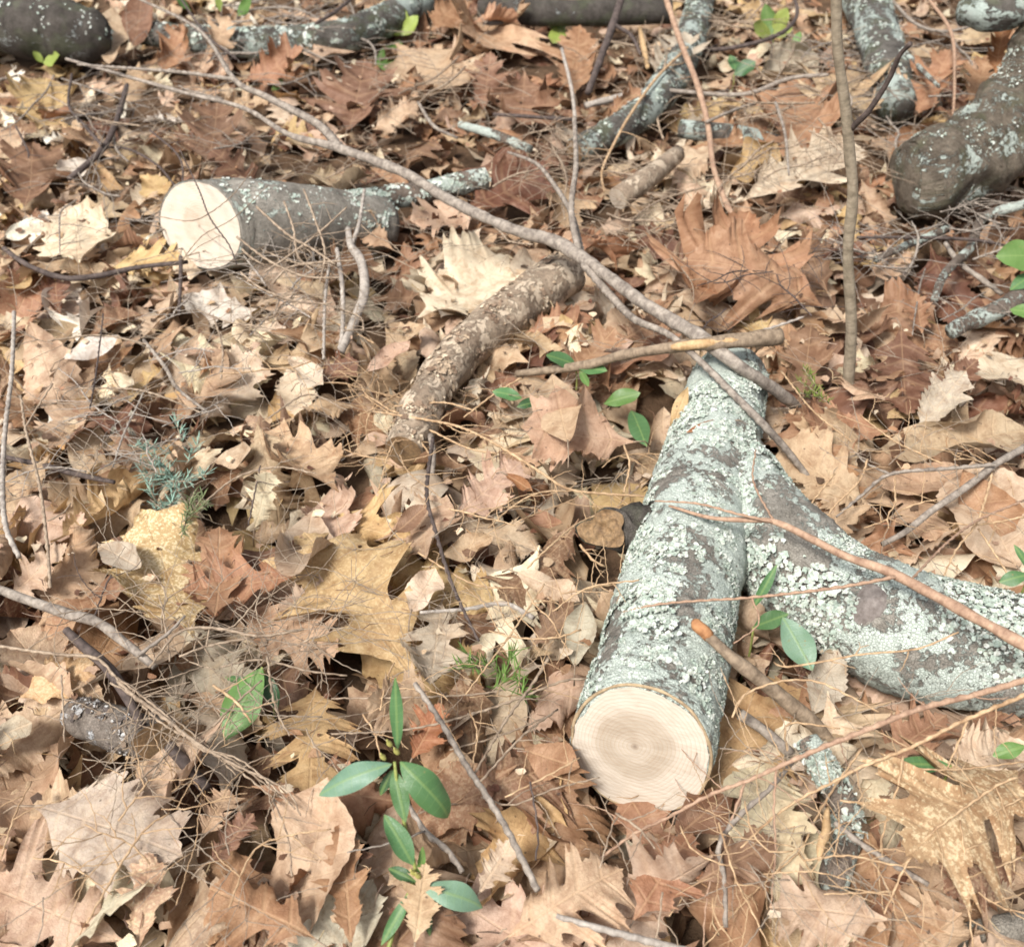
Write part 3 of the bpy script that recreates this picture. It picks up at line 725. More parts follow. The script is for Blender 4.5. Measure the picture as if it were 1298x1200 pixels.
# --- leaves traced from the photograph: base px, height; tip px, height (above the pile); colour, kind, curl, cross, width, face camera, speck, label
HERO = [
 (500, 318, .03, 432, 262, .11, 'tan', 'oak', .5, .6, 1.1, .55, 0, 'tan leaf leaning on the right end of the short sawn log'),
 (405, 345, .03, 470, 318, .06, 'brown', 'oak', .5, .6, 1.2, .5, 0, 'brown leaf in front of the right end of the short sawn log'),
 (205, 95, .03, 232, 30, .11, 'copper', 'oak', .6, .6, 1.1, .6, 0, 'curled copper leaf leaning over the left part of the lichen log at the top'),
 (262, 70, .06, 290, 20, .11, 'tan', 'oak', .5, .6, 1.1, .6, 0, 'tan leaf lying over the lichen log at the top, left of the crumpled brown leaf'),
 (400, 80, .05, 425, 20, .11, 'pink', 'oak', .5, .7, 1.1, .6, 0, 'pinkish leaf draped on the lichen log at the top, right of the crumpled brown leaf'),
 (545, 40, .04, 585, -8, .10, 'copper', 'oak', .6, .7, 1.1, .6, 0, 'copper leaf at the top edge between lime green sprig and slim dark log'),
 (770, 150, .05, 812, 112, .10, 'copper', 'oak', .7, .7, 1.1, .6, 0, 'copper leaf lying on the slanting lichen log left of the reddish twig'),
 (838, 95, .07, 868, 40, .12, 'grey', 'oak', .6, .8, 1.0, .6, 0, 'grey tan leaf on the slanting lichen log beside the top of the reddish twig'),
 (1100, 130, .05, 1150, 95, .10, 'tan', 'oak', .6, .7, 1.1, .6, 0, 'tan leaf over the lower end of the mossy log at the top right'),
 (945, 185, .05, 890, 150, .08, 'copper', 'oak', .7, .7, 1.1, .6, 0, 'copper leaf lying across the thin lichen pole'),
 (528, 404, .01, 645, 322, .045, 'cream', 'broad', .3, .25, 1.5, .35, 0, 'broad cream oak leaf leaning against the upper side of the flaky brown log'),
 (534, 868, .015, 385, 674, .05, 'yellow', 'oak', -.5, -.5, 1.15, .3, .25, 'large golden yellow oak leaf with its stalk pointing down to the diagonal twig'),
 (806, 560, .07, 660, 540, .075, 'tan', 'broad', .2, .25, 1.35, .5, 0, 'big tan oak leaf left of the lichen log with one tall lobe standing up'),
 (720, 560, .06, 700, 474, .10, 'tan', 'oval', .4, .5, .8, .5, 0, 'narrow tan leaf rising beside the big tan oak leaf near green leaves'),
 (378, 728, .02, 230, 748, .035, 'copper', 'oak', .5, .5, 1.15, .3, 0, 'copper brown oak leaf beside the golden yellow one, its tip pointing right'),
 (272, 782, .02, 278, 668, .05, 'copper', 'oak', .4, .5, .6, .4, 0, 'narrow copper leaf standing upright between pale crumbled leaf and golden leaf'),
 (245, 805, .01, 180, 648, .03, 'yellow', 'broad', .4, .3, 1.25, .3, .75, 'pale crumbled yellowish leaf below the blue green pine tuft'),
 (395, 648, .01, 372, 728, .03, 'pink', 'oval', .5, .7, .75, .3, 0, 'pale pink narrow leaf just above the golden yellow leaf'),
 (5, 760, .01, 85, 688, .03, 'pink', 'oak', .4, .5, 1.0, .3, 0, 'reddish pink leaf at the left edge below the bent grey twig'),
 (162, 1195, .03, -60, 1110, .03, 'pink', 'oak', -.3, -.3, 1.35, .3, .1, 'very large pinkish oak leaf filling the bottom left corner'),
 (40, 1020, .02, 232, 1085, .04, 'grey', 'broad', -.5, -.4, 1.2, .2, .1, 'big pale crinkled leaf below the hollow bark stub'),
 (175, 1205, .02, 190, 1078, .03, 'tan', 'oak', .4, .3, 1.0, .3, .4, 'tan speckled leaf right of the large pinkish oak leaf at the bottom'),
 (262, 1095, .02, 322, 1030, .04, 'brown', 'oak', .7, .6, 1.0, .4, 0, 'brown curled leaf between pale crinkled leaf and laurel seedling'),
 (400, 870, .02, 392, 1008, .02, 'yellow', 'oak', -.5, -.4, .95, .35, 0, 'orange tan oak leaf with spread lobes left of the laurel seedling, tip down'),
 (255, 1060, .02, 290, 1000, .03, 'tan', 'oak', .3, .3, 1.2, .3, 0, 'small tan star shaped leaf right of the hollow bark stub'),
 (400, 1190, .03, 265, 1125, .03, 'copper', 'oak', -.6, -.5, 1.2, .35, 0, 'large glossy copper leaf along the bottom edge left of centre'),
 (445, 1200, .03, 432, 1040, .05, 'copper', 'oak', .5, .5, .8, .45, 0, 'upright copper leaf with long lobes left of the laurel seedling stem'),
 (525, 1200, .03, 540, 1092, .07, 'tan', 'oak', .4, .4, .9, .5, 0, 'pointed tan leaf lobe standing in front of the laurel seedling'),
 (20, 885, .01, 120, 835, .02, 'yellow', 'broad', .3, .3, 1.3, .25, .3, 'yellowish flat leaf left of the grey stick at the left edge'),
 (-20, 940, .01, 40, 915, .03, 'grey', 'oval', .4, .4, 1.2, .3, 0, 'pale grey leaf at the left edge above the pale crinkled leaf'),
 (640, 1190, .03, 790, 1100, .04, 'tan', 'oak', -.5, -.4, 1.3, .35, .1, 'large tan oak leaf at the bottom edge in front of the sawn end'),
 (605, 1135, .03, 650, 1062, .05, 'pink', 'oak', .5, .4, .9, .4, 0, 'pinkish leaf with upturned lobes at the lower end of the diagonal twig'),
 (575, 1020, .01, 735, 965, .02, 'brown', 'oak', -.4, -.4, 1.2, .25, .1, 'dull brown flat leaf left of the sawn end crossed by thin twigs'),
 (560, 760, .01, 545, 868, .02, 'grey', 'oak', .3, .4, 1.1, .3, 0, 'pale dull leaf right of the golden yellow leaf'),
 (520, 965, .01, 560, 890, .03, 'russet', 'oak', .5, .5, 1.1, .3, 0, 'dark russet leaf behind the laurel seedling beside the diagonal twig'),
 (660, 948, .02, 735, 972, .03, 'copper', 'oval', .5, .8, 1.0, .4, 0, 'small copper leaf curled close to the left of the sawn end'),
 (800, 1170, .02, 878, 1055, .035, 'copper', 'oak', -.5, -.5, 1.1, .35, 0, 'copper leaf lying just in front of the sawn end'),
 (1292, 975, .075, 1148, 1085, .085, 'gold', 'oak', -.4, -.35, 1.4, .45, .55, 'large golden oak leaf covered in bright specks at the right edge'),
 (1298, 1085, .03, 1195, 1130, .01, 'brown', 'oak', -.5, -.5, 1.0, .4, .2, 'brown leaf hanging below the speckled golden leaf'),
 (1130, 1165, .035, 975, 1150, .03, 'pink', 'broad', -.35, -.25, 1.35, .3, 0, 'smooth pale pink leaf at the bottom below the lichen patched stick'),
 (858, 1060, .01, 925, 1000, .02, 'brown', 'oval', .3, .4, 1.2, .25, 0, 'brown flat leaf tucked right of the sawn end under tan twigs'),
 (880, 1120, .015, 985, 1065, .03, 'brown', 'oak', -.4, -.4, 1.2, .3, 0, 'broad brown leaf in front of the lichen patched stick'),
 (1030, 905, .01, 1062, 822, .06, 'grey', 'toothed', .3, .8, 1.15, .5, 0, 'ribbed grey tan leaf standing in the fork of the lichen log'),
 (1115, 965, .02, 1200, 905, .04, 'copper', 'oak', .4, .4, 1.1, .35, 0, 'copper leaf just below the thick lichen limb'),
 (1230, 925, .02, 1290, 890, .04, 'copper', 'oak', .6, .5, 1.0, .4, 0, 'copper curled leaf under the lichen limb at the right edge'),
 (1200, 975, .02, 1300, 940, .03, 'cream', 'broad', .4, .3, 1.0, .3, 0, 'pale leaf above the speckled golden leaf at the right edge'),
 (1142, 412, .06, 1150, 525, .01, 'maroon', 'oak', .4, .4, 1.25, .5, 0, 'dark maroon oak leaf hanging tip down right of the sapling base'),
 (1018, 505, .01, 1028, 412, .06, 'brown', 'oak', .3, .5, 1.0, .55, 0, 'brown leaf standing upright left of the sapling base'),
 (1128, 545, .02, 1018, 528, .035, 'copper', 'oak', .9, .7, 1.1, .4, 0, 'copper curled leaf with raised edges in front of the sapling base'),
 (1115, 570, .025, 1305, 545, .03, 'tan', 'oval', .2, 2.0, .75, .2, .1, 'long tan leaf rolled into a tube right of the lichen log'),
 (1105, 640, .01, 985, 555, .03, 'tan', 'broad', .4, .3, 1.3, .3, .1, 'broad pale tan leaf right of the lichen log below the sapling'),
 (1115, 615, .02, 1235, 600, .03, 'tan', 'oval', .3, .5, .8, .3, 0, 'flat tan leaf strip under the forked grey twig at the right'),
 (1290, 720, .02, 1232, 585, .045, 'pink', 'oval', .4, .4, 1.35, .4, 0, 'big smooth pinkish leaf above the lichen limb at the right edge'),
 (1030, 668, .02, 1105, 640, .035, 'tan', 'oak', 1.2, .8, 1.0, .4, 0, 'tan leaf curled round a dark hollow just above the lichen limb'),
 (1240, 478, .03, 1300, 455, .05, 'cream', 'oval', .3, .3, .9, .4, 0, 'cream leaf at the right edge above the rolled leaf'),
 (1185, 495, .02, 1240, 455, .05, 'maroon', 'oak', .5, .5, 1.0, .4, 0, 'small maroon leaf right of the hanging maroon oak leaf'),
 (1160, 545, .02, 1225, 470, .03, 'grey', 'broad', .4, .4, 1.0, .3, .2, 'pale cracked leaf between hanging maroon leaf and rolled leaf'),
 (928, 532, .145, 870, 548, .15, 'russet', 'oval', .2, .9, .45, .4, 0, 'thin orange leaf sliver lying on top of the lichen log'),
 (850, 548, .10, 872, 490, .15, 'yellow', 'oval', .3, .7, .55, .5, 0, 'thin yellowish leaf sliver at the left side of the lichen log top'),
 (975, 580, .10, 1012, 640, .09, 'copper', 'oval', .2, .9, .45, .5, 0, 'narrow brown leaf sliver against the right side of the lichen log'),
 (1045, 390, .03, 868, 330, .07, 'copper', 'oak', -1.1, -.9, 1.5, .55, 0, 'large crumpled copper leaf left of the sapling, front of its clump'),
 (880, 385, .03, 950, 268, .11, 'copper', 'oak', .9, .9, 1.15, .6, 0, 'copper leaf folded upright at the back left of the crumpled clump'),
 (1050, 372, .03, 1020, 290, .10, 'brown', 'oak', .7, .7, 1.1, .55, 0, 'dark brown leaf standing between crumpled copper clump and sapling'),
 (940, 256, .05, 1092, 186, .08, 'cream', 'oak', -.3, 1.3, .75, .35, 0, 'long cream leaf folded lengthwise, pointing up at the sapling'),
 (925, 222, .03, 985, 182, .07, 'yellow', 'oval', .8, 1.2, 1.3, .5, 0, 'tan leaf curled into a cup behind the long cream leaf'),
 (1008, 200, .03, 1016, 95, .10, 'copper', 'oak', .4, .8, .8, .6, 0, 'copper leaf standing upright behind the long cream leaf'),
 (965, 95, .03, 1035, 68, .05, 'grey', 'oval', .7, 1.0, 1.2, .5, 0, 'dull grey brown curled leaf near the top edge left of the sapling'),
 (1045, 125, .03, 1075, 85, .06, 'tan', 'oak', .5, .5, 1.1, .5, 0, 'tan leaf directly behind the sapling stem near the top'),
 (1160, 148, .04, 1205, 62, .12, 'copper', 'oak', .5, .7, 1.0, .6, 0, 'copper leaf standing upright left of the curved log'),
 (1228, 130, .10, 1255, 70, .16, 'copper', 'oak', .6, .8, 1.0, .6, 0, 'copper leaf leaning on the top of the curved log'),
 (1262, 95, .19, 1272, 32, .26, 'russet', 'oak', .5, .7, 1.0, .6, 0, 'dark red leaf caught above the curved log in the top right corner'),
 (1100, 350, .02, 1155, 320, .03, 'tan', 'oak', .4, .4, 1.2, .4, 0, 'tan leaf lying flat in front of the curved log end'),
 (1170, 425, .03, 1160, 370, .06, 'copper', 'oak', .4, .5, 1.0, .5, 0, 'copper leaf standing above the hanging maroon oak leaf'),
 (300, 105, .03, 385, 60, .07, 'copper', 'oak', .9, .8, 1.2, .5, 0, 'crumpled brown leaf at the top under the twig fork, with curled lobes'),
 (48, 165, .02, 58, 100, .06, 'yellow', 'broad', .3, .3, 1.2, .5, 0, 'fan shaped yellow tan leaf below the dark weathered log'),
 (137, 82, .03, 143, 8, .12, 'pink', 'oval', .3, .8, .7, .6, 0, 'narrow pinkish leaf standing up at the end of the dark weathered log'),
 (170, 60, .03, 180, -10, .10, 'brown', 'oval', .3, .8, .9, .6, 0, 'dark brown upright leaf right of the dark weathered log'),
 (30, 262, .02, 42, 180, .05, 'brown', 'oak', .5, .5, 1.0, .5, 0, 'dark brown lobed leaf near the left edge left of the sawn log'),
 (100, 335, .02, 92, 262, .04, 'cream', 'broad', .3, .3, 1.2, .4, .2, 'cream leaf left of the bright round sawn end'),
 (118, 205, .02, 72, 215, .03, 'white', 'oval', .4, .4, 1.0, .4, 0, 'bleached leaf scrap beside the dark forked twig at upper left'),
 (5, 300, .02, 55, 280, .03, 'white', 'oval', .4, .4, 1.0, .4, 0, 'bleached white leaf scrap at the left edge level with the sawn end'),
 (262, 205, .03, 275, 130, .08, 'brown', 'oak', .5, .7, 1.0, .6, 0, 'brown leaf standing up behind the sawn log under the long branch'),
 (500, 55, .03, 585, 108, .05, 'tan', 'oak', .5, .5, 1.2, .5, 0, 'pale tan lobed leaf near the top, tip pointing down right'),
 (620, 0, .06, 622, 62, .05, 'tan', 'oak', .5, .5, 1.3, .55, 0, 'tan lobed leaf at the top edge hanging over the slim dark log'),
 (612, 140, .03, 622, 65, .09, 'brown', 'oak', .4, .8, .8, .6, 0, 'narrow brown leaf with a bright tip, upright near the top centre'),
 (665, 90, .08, 660, 158, .04, 'brown', 'oak', .5, .6, 1.2, .6, 0, 'dark brown drooping leaf with wide lobes near the top centre'),
 (728, 120, .03, 735, 32, .10, 'copper', 'oak', .5, .8, .8, .6, 0, 'copper upright leaf left of the dark forked branch at the top'),
 (440, 165, .03, 462, 75, .08, 'brown', 'oak', .6, .8, 1.0, .6, 0, 'dark brown curled leaf just above the long grey branch'),
 (470, 165, .03, 530, 130, .05, 'pink', 'oak', .5, .5, 1.1, .5, 0, 'pinkish leaf above the long grey branch beside the dark curled one'),
 (590, 262, .03, 695, 205, .06, 'maroon', 'oak', .9, .9, 1.2, .5, 0, 'dark red brown curled leaf with pale rim above the long branch'),
 (612, 262, .02, 520, 278, .03, 'pink', 'oak', .4, .4, 1.2, .4, 0, 'flat pinkish brown leaf crossed by the long grey branch'),
 (80, 455, .02, 150, 425, .03, 'white', 'oval', -.4, -.5, .9, .4, 0, 'bright white bleached leaf left of the grey twig, at mid left'),
 (142, 472, .02, 170, 488, .03, 'cream', 'oval', .4, .4, .8, .4, 0, 'small cream leaf tip below the bright white leaf'),
 (110, 530, .02, 195, 540, .03, 'maroon', 'oak', -.4, -.4, 1.2, .3, 0, 'maroon flat leaf above the blue green pine tuft to the left'),
 (385, 482, .02, 455, 458, .04, 'maroon', 'oak', .6, .6, 1.1, .4, 0, 'maroon leaf at the lower end of the pale bent stick'),
 (365, 450, .02, 410, 488, .05, 'cream', 'oval', .3, 1.2, .6, .4, 0, 'cream leaf strip left of the maroon leaf by the bent stick'),
 (465, 470, .02, 520, 432, .04, 'pink', 'oval', .3, 1.0, .7, .4, 0, 'pinkish leaf strip left of the flaky brown log'),
 (60, 570, .015, 110, 505, .03, 'tan', 'broad', .3, .3, 1.2, .3, 0, 'tan leaf left of the maroon flat leaf at mid left'),
 (322, 672, .02, 338, 598, .05, 'cream', 'oak', .6, .7, .8, .4, 0, 'cream curled leaf right of the blue green pine tuft'),
 (272, 585, .02, 318, 568, .03, 'pink', 'oval', .3, .4, 1.0, .3, 0, 'small pale pink leaf upper right of the blue green pine tuft'),
 (125, 690, .02, 178, 718, .03, 'grey', 'oval', .3, 1.6, .7, .3, 0, 'grey rolled leaf strip left of the pale crumbled leaf'),
 (575, 655, .015, 660, 585, .03, 'pink', 'oak', .4, .4, 1.1, .3, 0, 'pale tan leaf left of the rotten knot below the flaky log'),
 (560, 705, .015, 625, 680, .03, 'tan', 'oval', .8, .8, 1.0, .4, 0, 'tan curled leaf left of the rotten knot, lower one'),
 (640, 600, .02, 675, 622, .03, 'russet', 'oval', .3, .8, .8, .4, 0, 'small orange leaf scrap below the big tan oak leaf'),
 (655, 725, .02, 735, 762, .04, 'pink', 'oval', -.6, -.7, .7, .4, 0, 'pink leaf arched below the rotten knot'),
 (672, 820, .015, 728, 762, .05, 'brown', 'oak', .4, .4, 1.1, .4, 0, 'dark brown leaf against the left side of the lichen log'),
 (728, 845, .02, 742, 762, .06, 'grey', 'oval', .3, .9, .9, .5, 0, 'grey tan leaf standing at the left edge of the lichen log'),
 (520, 775, .02, 552, 720, .03, 'cream', 'oval', .5, .6, 1.0, .4, 0, 'cream leaf right of the golden yellow leaf, upper one'),
 (500, 675, .02, 542, 640, .03, 'brown', 'oval', .4, .5, 1.0, .4, 0, 'dark brown leaf below the rotten end of the flaky log'),
 (620, 545, .02, 690, 500, .03, 'tan', 'oak', .4, .4, 1.1, .35, .1, 'tan leaf tucked between flaky log and big tan oak leaf'),
 (720, 475, .03, 780, 415, .05, 'copper', 'oak', .5, .5, 1.1, .4, 0, 'copper leaf behind the pale broken stick, right of the flaky log'),
 (790, 430, .03, 845, 395, .06, 'brown', 'oak', .5, .6, 1.0, .45, 0, 'brown leaf beneath the lower end of the long grey branch'),
]
rh = random.Random(31); hero_boxes = []
for (bx, by, hb, tx, ty, ht, cn, kind, curl, cross, wide, face, spk, label) in HERO:
    on_log = hb > .08
    b = at(bx, by, hb) if on_log else on_pile(bx, by, hb); t = at(tx, ty, ht) if on_log else on_pile(tx, ty, ht)
    L = np.linalg.norm(t - b); X = unit(t - b)
    V, F, fl, ve = leaf_arrays(rh, kind, L, wide, curl, cross, rh.uniform(.012, .03), 0, rh.gauss(0, .25), rh.uniform(.38, .5) if 'rumpled' in label or 'curled' in label else rh.uniform(.15, .45))
    up = unit(np.array([0, 0, 1.0]) * (1 - face) + unit(CAM - (b + t) / 2) * face); Zn = unit(up - X * up.dot(X)); Y = np.cross(Zn, X)
    W = b + V[:, :1] * X + V[:, 1:2] * Y + V[:, 2:] * Zn
    if not on_log:
        gap = np.percentile(hlook(W[:, 0], W[:, 1]) - W[:, 2], 82)
        if gap > 0: W = W + unit(CAM - W.mean(0)) * min(gap * 1.5, .05)
        raise_pile(W, .085)
    s0 = W[len(W) // len(V) * 0 + 3] if True else b
    bpt = W[3]; sl = min(.3 * L, .035); dirn = -X + Zn * rh.uniform(-.4, .1) + Y * rh.uniform(-.4, .4)
    stalk = (np.array([bpt + X * .004, bpt + unit(dirn) * sl * .5, bpt + unit(dirn - np.array([0, 0, .4])) * sl]), [.0011, .0009, .0012])
    o = finish_leaf('oak_leaf' if kind in ('oak', 'broad', 'white') else 'dry_leaf', W, F, fl, ve, jitter(C[cn], rh, .04), spk, stalk=stalk)
    tag(o, label, 'leaf', 'fallen leaves covering the ground')

# ------------------------------------------------------------------ landmarks for automatic labels
MARKS = [('big sawn end', 812, 950), ('fork of the lichen log', 950, 660), ('thick lichen limb', 1180, 810), ('small sawn end', 253, 285),
 ('flaky brown log', 610, 450), ('curved log at upper right', 1220, 200), ('laurel seedling', 505, 1010), ('sapling base', 1076, 500), ('blue-green pine tuft', 220, 615),
 ('broad cream oak leaf', 590, 360), ('golden yellow oak leaf', 465, 770), ('speckled golden leaf', 1215, 1042), ('crumpled copper clump', 953, 340), ('hollow bark stub', 150, 930),
 ('rotten knot', 770, 668), ('pale broken stick', 830, 445), ('lone green leaf at left', 305, 895), ('dark log in the corner', 60, 35), ('long branch fork', 400, 165),
 ('long branch middle', 600, 265), ('rolled tan leaf', 1200, 565), ('diagonal twig', 620, 1010), ('lichen log at the top', 450, 40), ('pinkish corner leaf', 75, 1145),
 ('bottom right stick', 1250, 1182), ('pale bent stick', 450, 350), ('white leaf at mid left', 115, 440), ('big tan oak leaf', 725, 540), ('lichen patched stick', 1060, 1040),
 ('smooth pale pink leaf', 1045, 1155), ('short thick stick', 820, 225), ('red twig at the top', 890, 130), ('reddish branch', 1230, 780), ('left edge twig', 12, 560), ('glossy copper leaf', 335, 1155), ('hanging maroon leaf', 1142, 465)]
DIRS = ['right of', 'below right of', 'below', 'below left of', 'left of', 'above left of', 'above', 'above right of']
ORD = ['', 'second nearest', 'third nearest', 'fourth nearest', 'fifth nearest', 'sixth nearest', 'seventh nearest', 'eighth nearest', 'ninth nearest']
def auto_label(items, cat, group):
    """items: (object, pixel, words) -> words + direction + landmark, ranked by distance where words agree"""
    buckets = {}
    for o, (x, y), words in items:
        nm_, mx, my = min(MARKS, key=lambda k: (k[1] - x) ** 2 + (k[2] - y) ** 2)
        d = math.hypot(x - mx, y - my)
        w = 'beside' if d < 25 else DIRS[int(round(math.atan2(y - my, x - mx) / (math.pi / 4))) % 8]
        buckets.setdefault((words, w, nm_), []).append((d, o))
    for (words, w, nm_), L in buckets.items():
        for k, (d, o) in enumerate(sorted(L, key=lambda q: q[0])):
            tag(o, (ORD[k] + ' ' if k else '') + words + ' ' + w + ' the ' + nm_, cat, group)
auto_label([(o, p, ('small ' if L < .12 else 'large ' if L > .165 else '') + ('curled ' if pose == 'curled' else 'flat ') + CNAME[cn] + ' ' + kd) for o, p, cn, pose, kd, L in LEAF_N], 'leaf', 'fallen leaves covering the ground')

# litter crumbs and needles join the mass
for k in range(2600):
    y = rl_.uniform(.1, 3.6); hw = .6 + .52 * y; x = rl_.uniform(-hw, hw); h = float(hlook(x, y)[0])
    s = rl_.uniform(.003, .011); a = rl_.uniform(0, 6.28); kk = 7; V = []
    if inside_logs(np.array([[x, y, h]]))[0] > 0: continue
    for q in range(kk):
        an = a + 6.283 * q / kk; r = s * rl_.uniform(.4, 1)
        V.append((x + math.cos(an) * r, y + math.sin(an) * r * .8, h + rl_.uniform(-.001, .006)))
    cc = jitter(C[rl_.choice(('tan', 'pink', 'cream', 'copper', 'brown', 'maroon', 'tan', 'dark'))], rl_, .2)
    z9 = np.zeros((kk, 3)); z9[:, 1] = .5; z9[:, 2] = .01
    litter.add(V, [tuple(range(7))], flat=np.array(V) + rl_.random() * 5, vein=z9, tint=[(*cc, 0)] * kk)
lo = litter.build('leaf_litter', M['leaf'], loc=np.zeros(3)); tag(lo, 'dead brown leaves and crumbs packed into a deep forest floor litter', 'leaf litter', kind='stuff')
nd = Geo()
for k in range(5200):
    y = rl_.uniform(.1, 3.4); hw = .55 + .52 * y; x = rl_.uniform(-hw, hw); h = float(hlook(x, y)[0]) + rl_.uniform(.0, .004)
    a = rl_.uniform(0, 6.28); s = rl_.uniform(.006, .03); w = rl_.uniform(.0003, .0007); d = np.array([math.cos(a), math.sin(a), rl_.uniform(-.25, .25)]); q = np.array([-d[1], d[0], 0])
    p = np.array([x, y, h]); b1 = p + d * s * .5 + q * rl_.uniform(-.2, .2) * s + np.array([0, 0, .002]); e1 = p + d * s
    V = [p - q * w, p + q * w, b1 + q * w, b1 - q * w, e1 + q * w * .5, e1 - q * w * .5, p + np.array([0, 0, w]), b1 + np.array([0, 0, w]), e1 + np.array([0, 0, w])]
    cc = jitter(rl_.choice([(.36, .22, .11), (.22, .13, .08), (.5, .38, .24), (.12, .08, .06), (.42, .33, .25)]), rl_, .2)
    nd.add(V, [(0, 3, 7, 6), (6, 7, 2, 1), (3, 5, 8, 7), (7, 8, 4, 2)], tint=[(*cc, 1)] * 9)
no = nd.build('needle_litter', M['bits'], loc=np.zeros(3), smooth=False); tag(no, 'fine brown conifer needles and twig scraps sprinkled over the leaves', 'needles', kind='stuff')

# ------------------------------------------------------------------ twigs and branches
rt_ = random.Random(5); AUTO_T = []
def path(pts, absolute):
    P = [at(*p) if absolute else None for p in pts]
    if absolute: return np.array(P)
    hs = []
    for p in pts:
        q = on_pile(p[0], p[1], p[2]); hs.append(q[2])
    hs = np.array(hs); sm = hs.copy()
    for _ in range(2): sm = np.convolve(np.pad(sm, 1, mode='edge'), [.25, .5, .25], 'valid'); sm = np.maximum(sm, hs - .012)
    return np.array([at(p[0], p[1], h) for p, h in zip(pts, sm)])

def knobbly(pts, rad, rg, step=.007, amp=.0005):
    L = np.linalg.norm(np.diff(pts, axis=0), axis=1); s = np.concatenate([[0], np.cumsum(L)]); n = max(4, min(260, int(s[-1] / step)))
    t = np.linspace(0, s[-1], n + 1); Q = np.stack([np.interp(t, s, pts[:, k]) for k in range(3)], 1); r = np.interp(t, s, rad)
    T, Ns, Bs = frames(Q)
    for i in range(1, n):
        sg = 1 if i % 2 else -1; f = min(1.0, r[i] / .0012)
        Q[i] += (Ns[i] * rg.uniform(-.4, .4) + Bs[i] * sg) * amp * (.6 + .6 * rg.random()); r[i] *= 1 + .18 * sg * (1 if r[i] < .003 else .3)
    return Q, r

def twig(pts, rp, material, label=None, name='twig', cat='twig', absolute=False, sides=7, sub=0, sublen=(.03, .09), subr=.0006, h=(.012, .012), kn=True, group='loose twigs lying over the leaves', words=None, branches=(), n=6):
    """pts in photo pixels (x, y[, height]); rp = radii in photo pixels along it"""
    m = len(pts); pts = [(p[0], p[1], p[2] if len(p) > 2 else h[0] + (h[1] - h[0]) * i / max(1, m - 1)) for i, p in enumerate(pts)]
    P = path(pts, absolute); Q = catmull(P, n); rad = lerp_radii(rp, len(Q)) * np.array([depth(q) for q in Q]) / FPX
    rad = np.maximum(rad, .0004)
    kn = kn and rad.max() < .0042
    K, kr = knobbly(Q, rad, rt_) if kn else (Q, rad)
    g = Geo(); tube(g, K, kr, sides + (4 if not kn else 0), True, .22 if not kn else 0, 42, rt_.uniform(0, 9)); o = g.build(name, M[material], loc=K[len(K) // 2])
    subr = max(subr, .5 * depth(Q[len(Q) // 2]) / FPX)
    T, Ns, Bs = frames(Q)
    for k in range(sub):
        i = int((.12 + .8 * (k + rt_.uniform(.2, .8)) / sub) * (len(Q) - 1)); sg = 1 if k % 2 else -1
        side = unit(np.cross(T[i], [0, 0, 1.0])) * sg; ln = rt_.uniform(*sublen); d = unit(T[i] * rt_.uniform(.35, .9) * (1 if rt_.random() < .85 else -1) + side + np.array([0, 0, rt_.uniform(-.1, .45)]))
        bend = side * rt_.uniform(-.5, .2) + np.array([0, 0, rt_.uniform(-.6, .1)]); S = [Q[i]]
        for q in range(6):
            S.append(S[-1] + d * ln / 6); d = unit(d + bend * .22 + np.array([rt_.gauss(0, .12), rt_.gauss(0, .12), rt_.gauss(0, .10)]))
        S = np.array(S); SK, sr = knobbly(catmull(S, 3), np.linspace(min(subr * 1.25, rad[i] * .8), subr * .6, 19), rt_, .005, .0004)
        gs = Geo(); tube(gs, SK, sr, 5, True)
        if rt_.random() < .5:
            j = len(SK) // 2; d2 = unit(SK[-1] - SK[0]); s2 = unit(np.cross(d2, [0, 0, 1.0])) * rt_.choice((-1, 1)); e = [SK[j] + (d2 * .6 + s2 * .8 + np.array([0, 0, .1])) * ln * .4 * t + np.array([0, 0, -.15 * ln]) * t * t for t in (0, .33, .66, 1)]
            tube(gs, np.array(e), [subr * .8, subr * .7, subr * .6, subr * .5], 4, True)
        gs.build('side_twig', M[material], o)
    for (bp, br) in branches:
        Pb = path([(p[0], p[1], p[2] if len(p) > 2 else .02) for p in bp], absolute); Qb = catmull(Pb, 5); rb_ = np.maximum(lerp_radii(br, len(Qb)) * np.array([depth(q) for q in Qb]) / FPX, .0005)
        Kb, kb = knobbly(Qb, rb_, rt_); gb = Geo(); tube(gb, Kb, kb, 6, True); gb.build('side_branch', M[material], o)
    if label: tag(o, label, cat, group)
    else: AUTO_T.append((o, pix(K[len(K) // 2]), words or 'thin twig', cat, group))
    return o

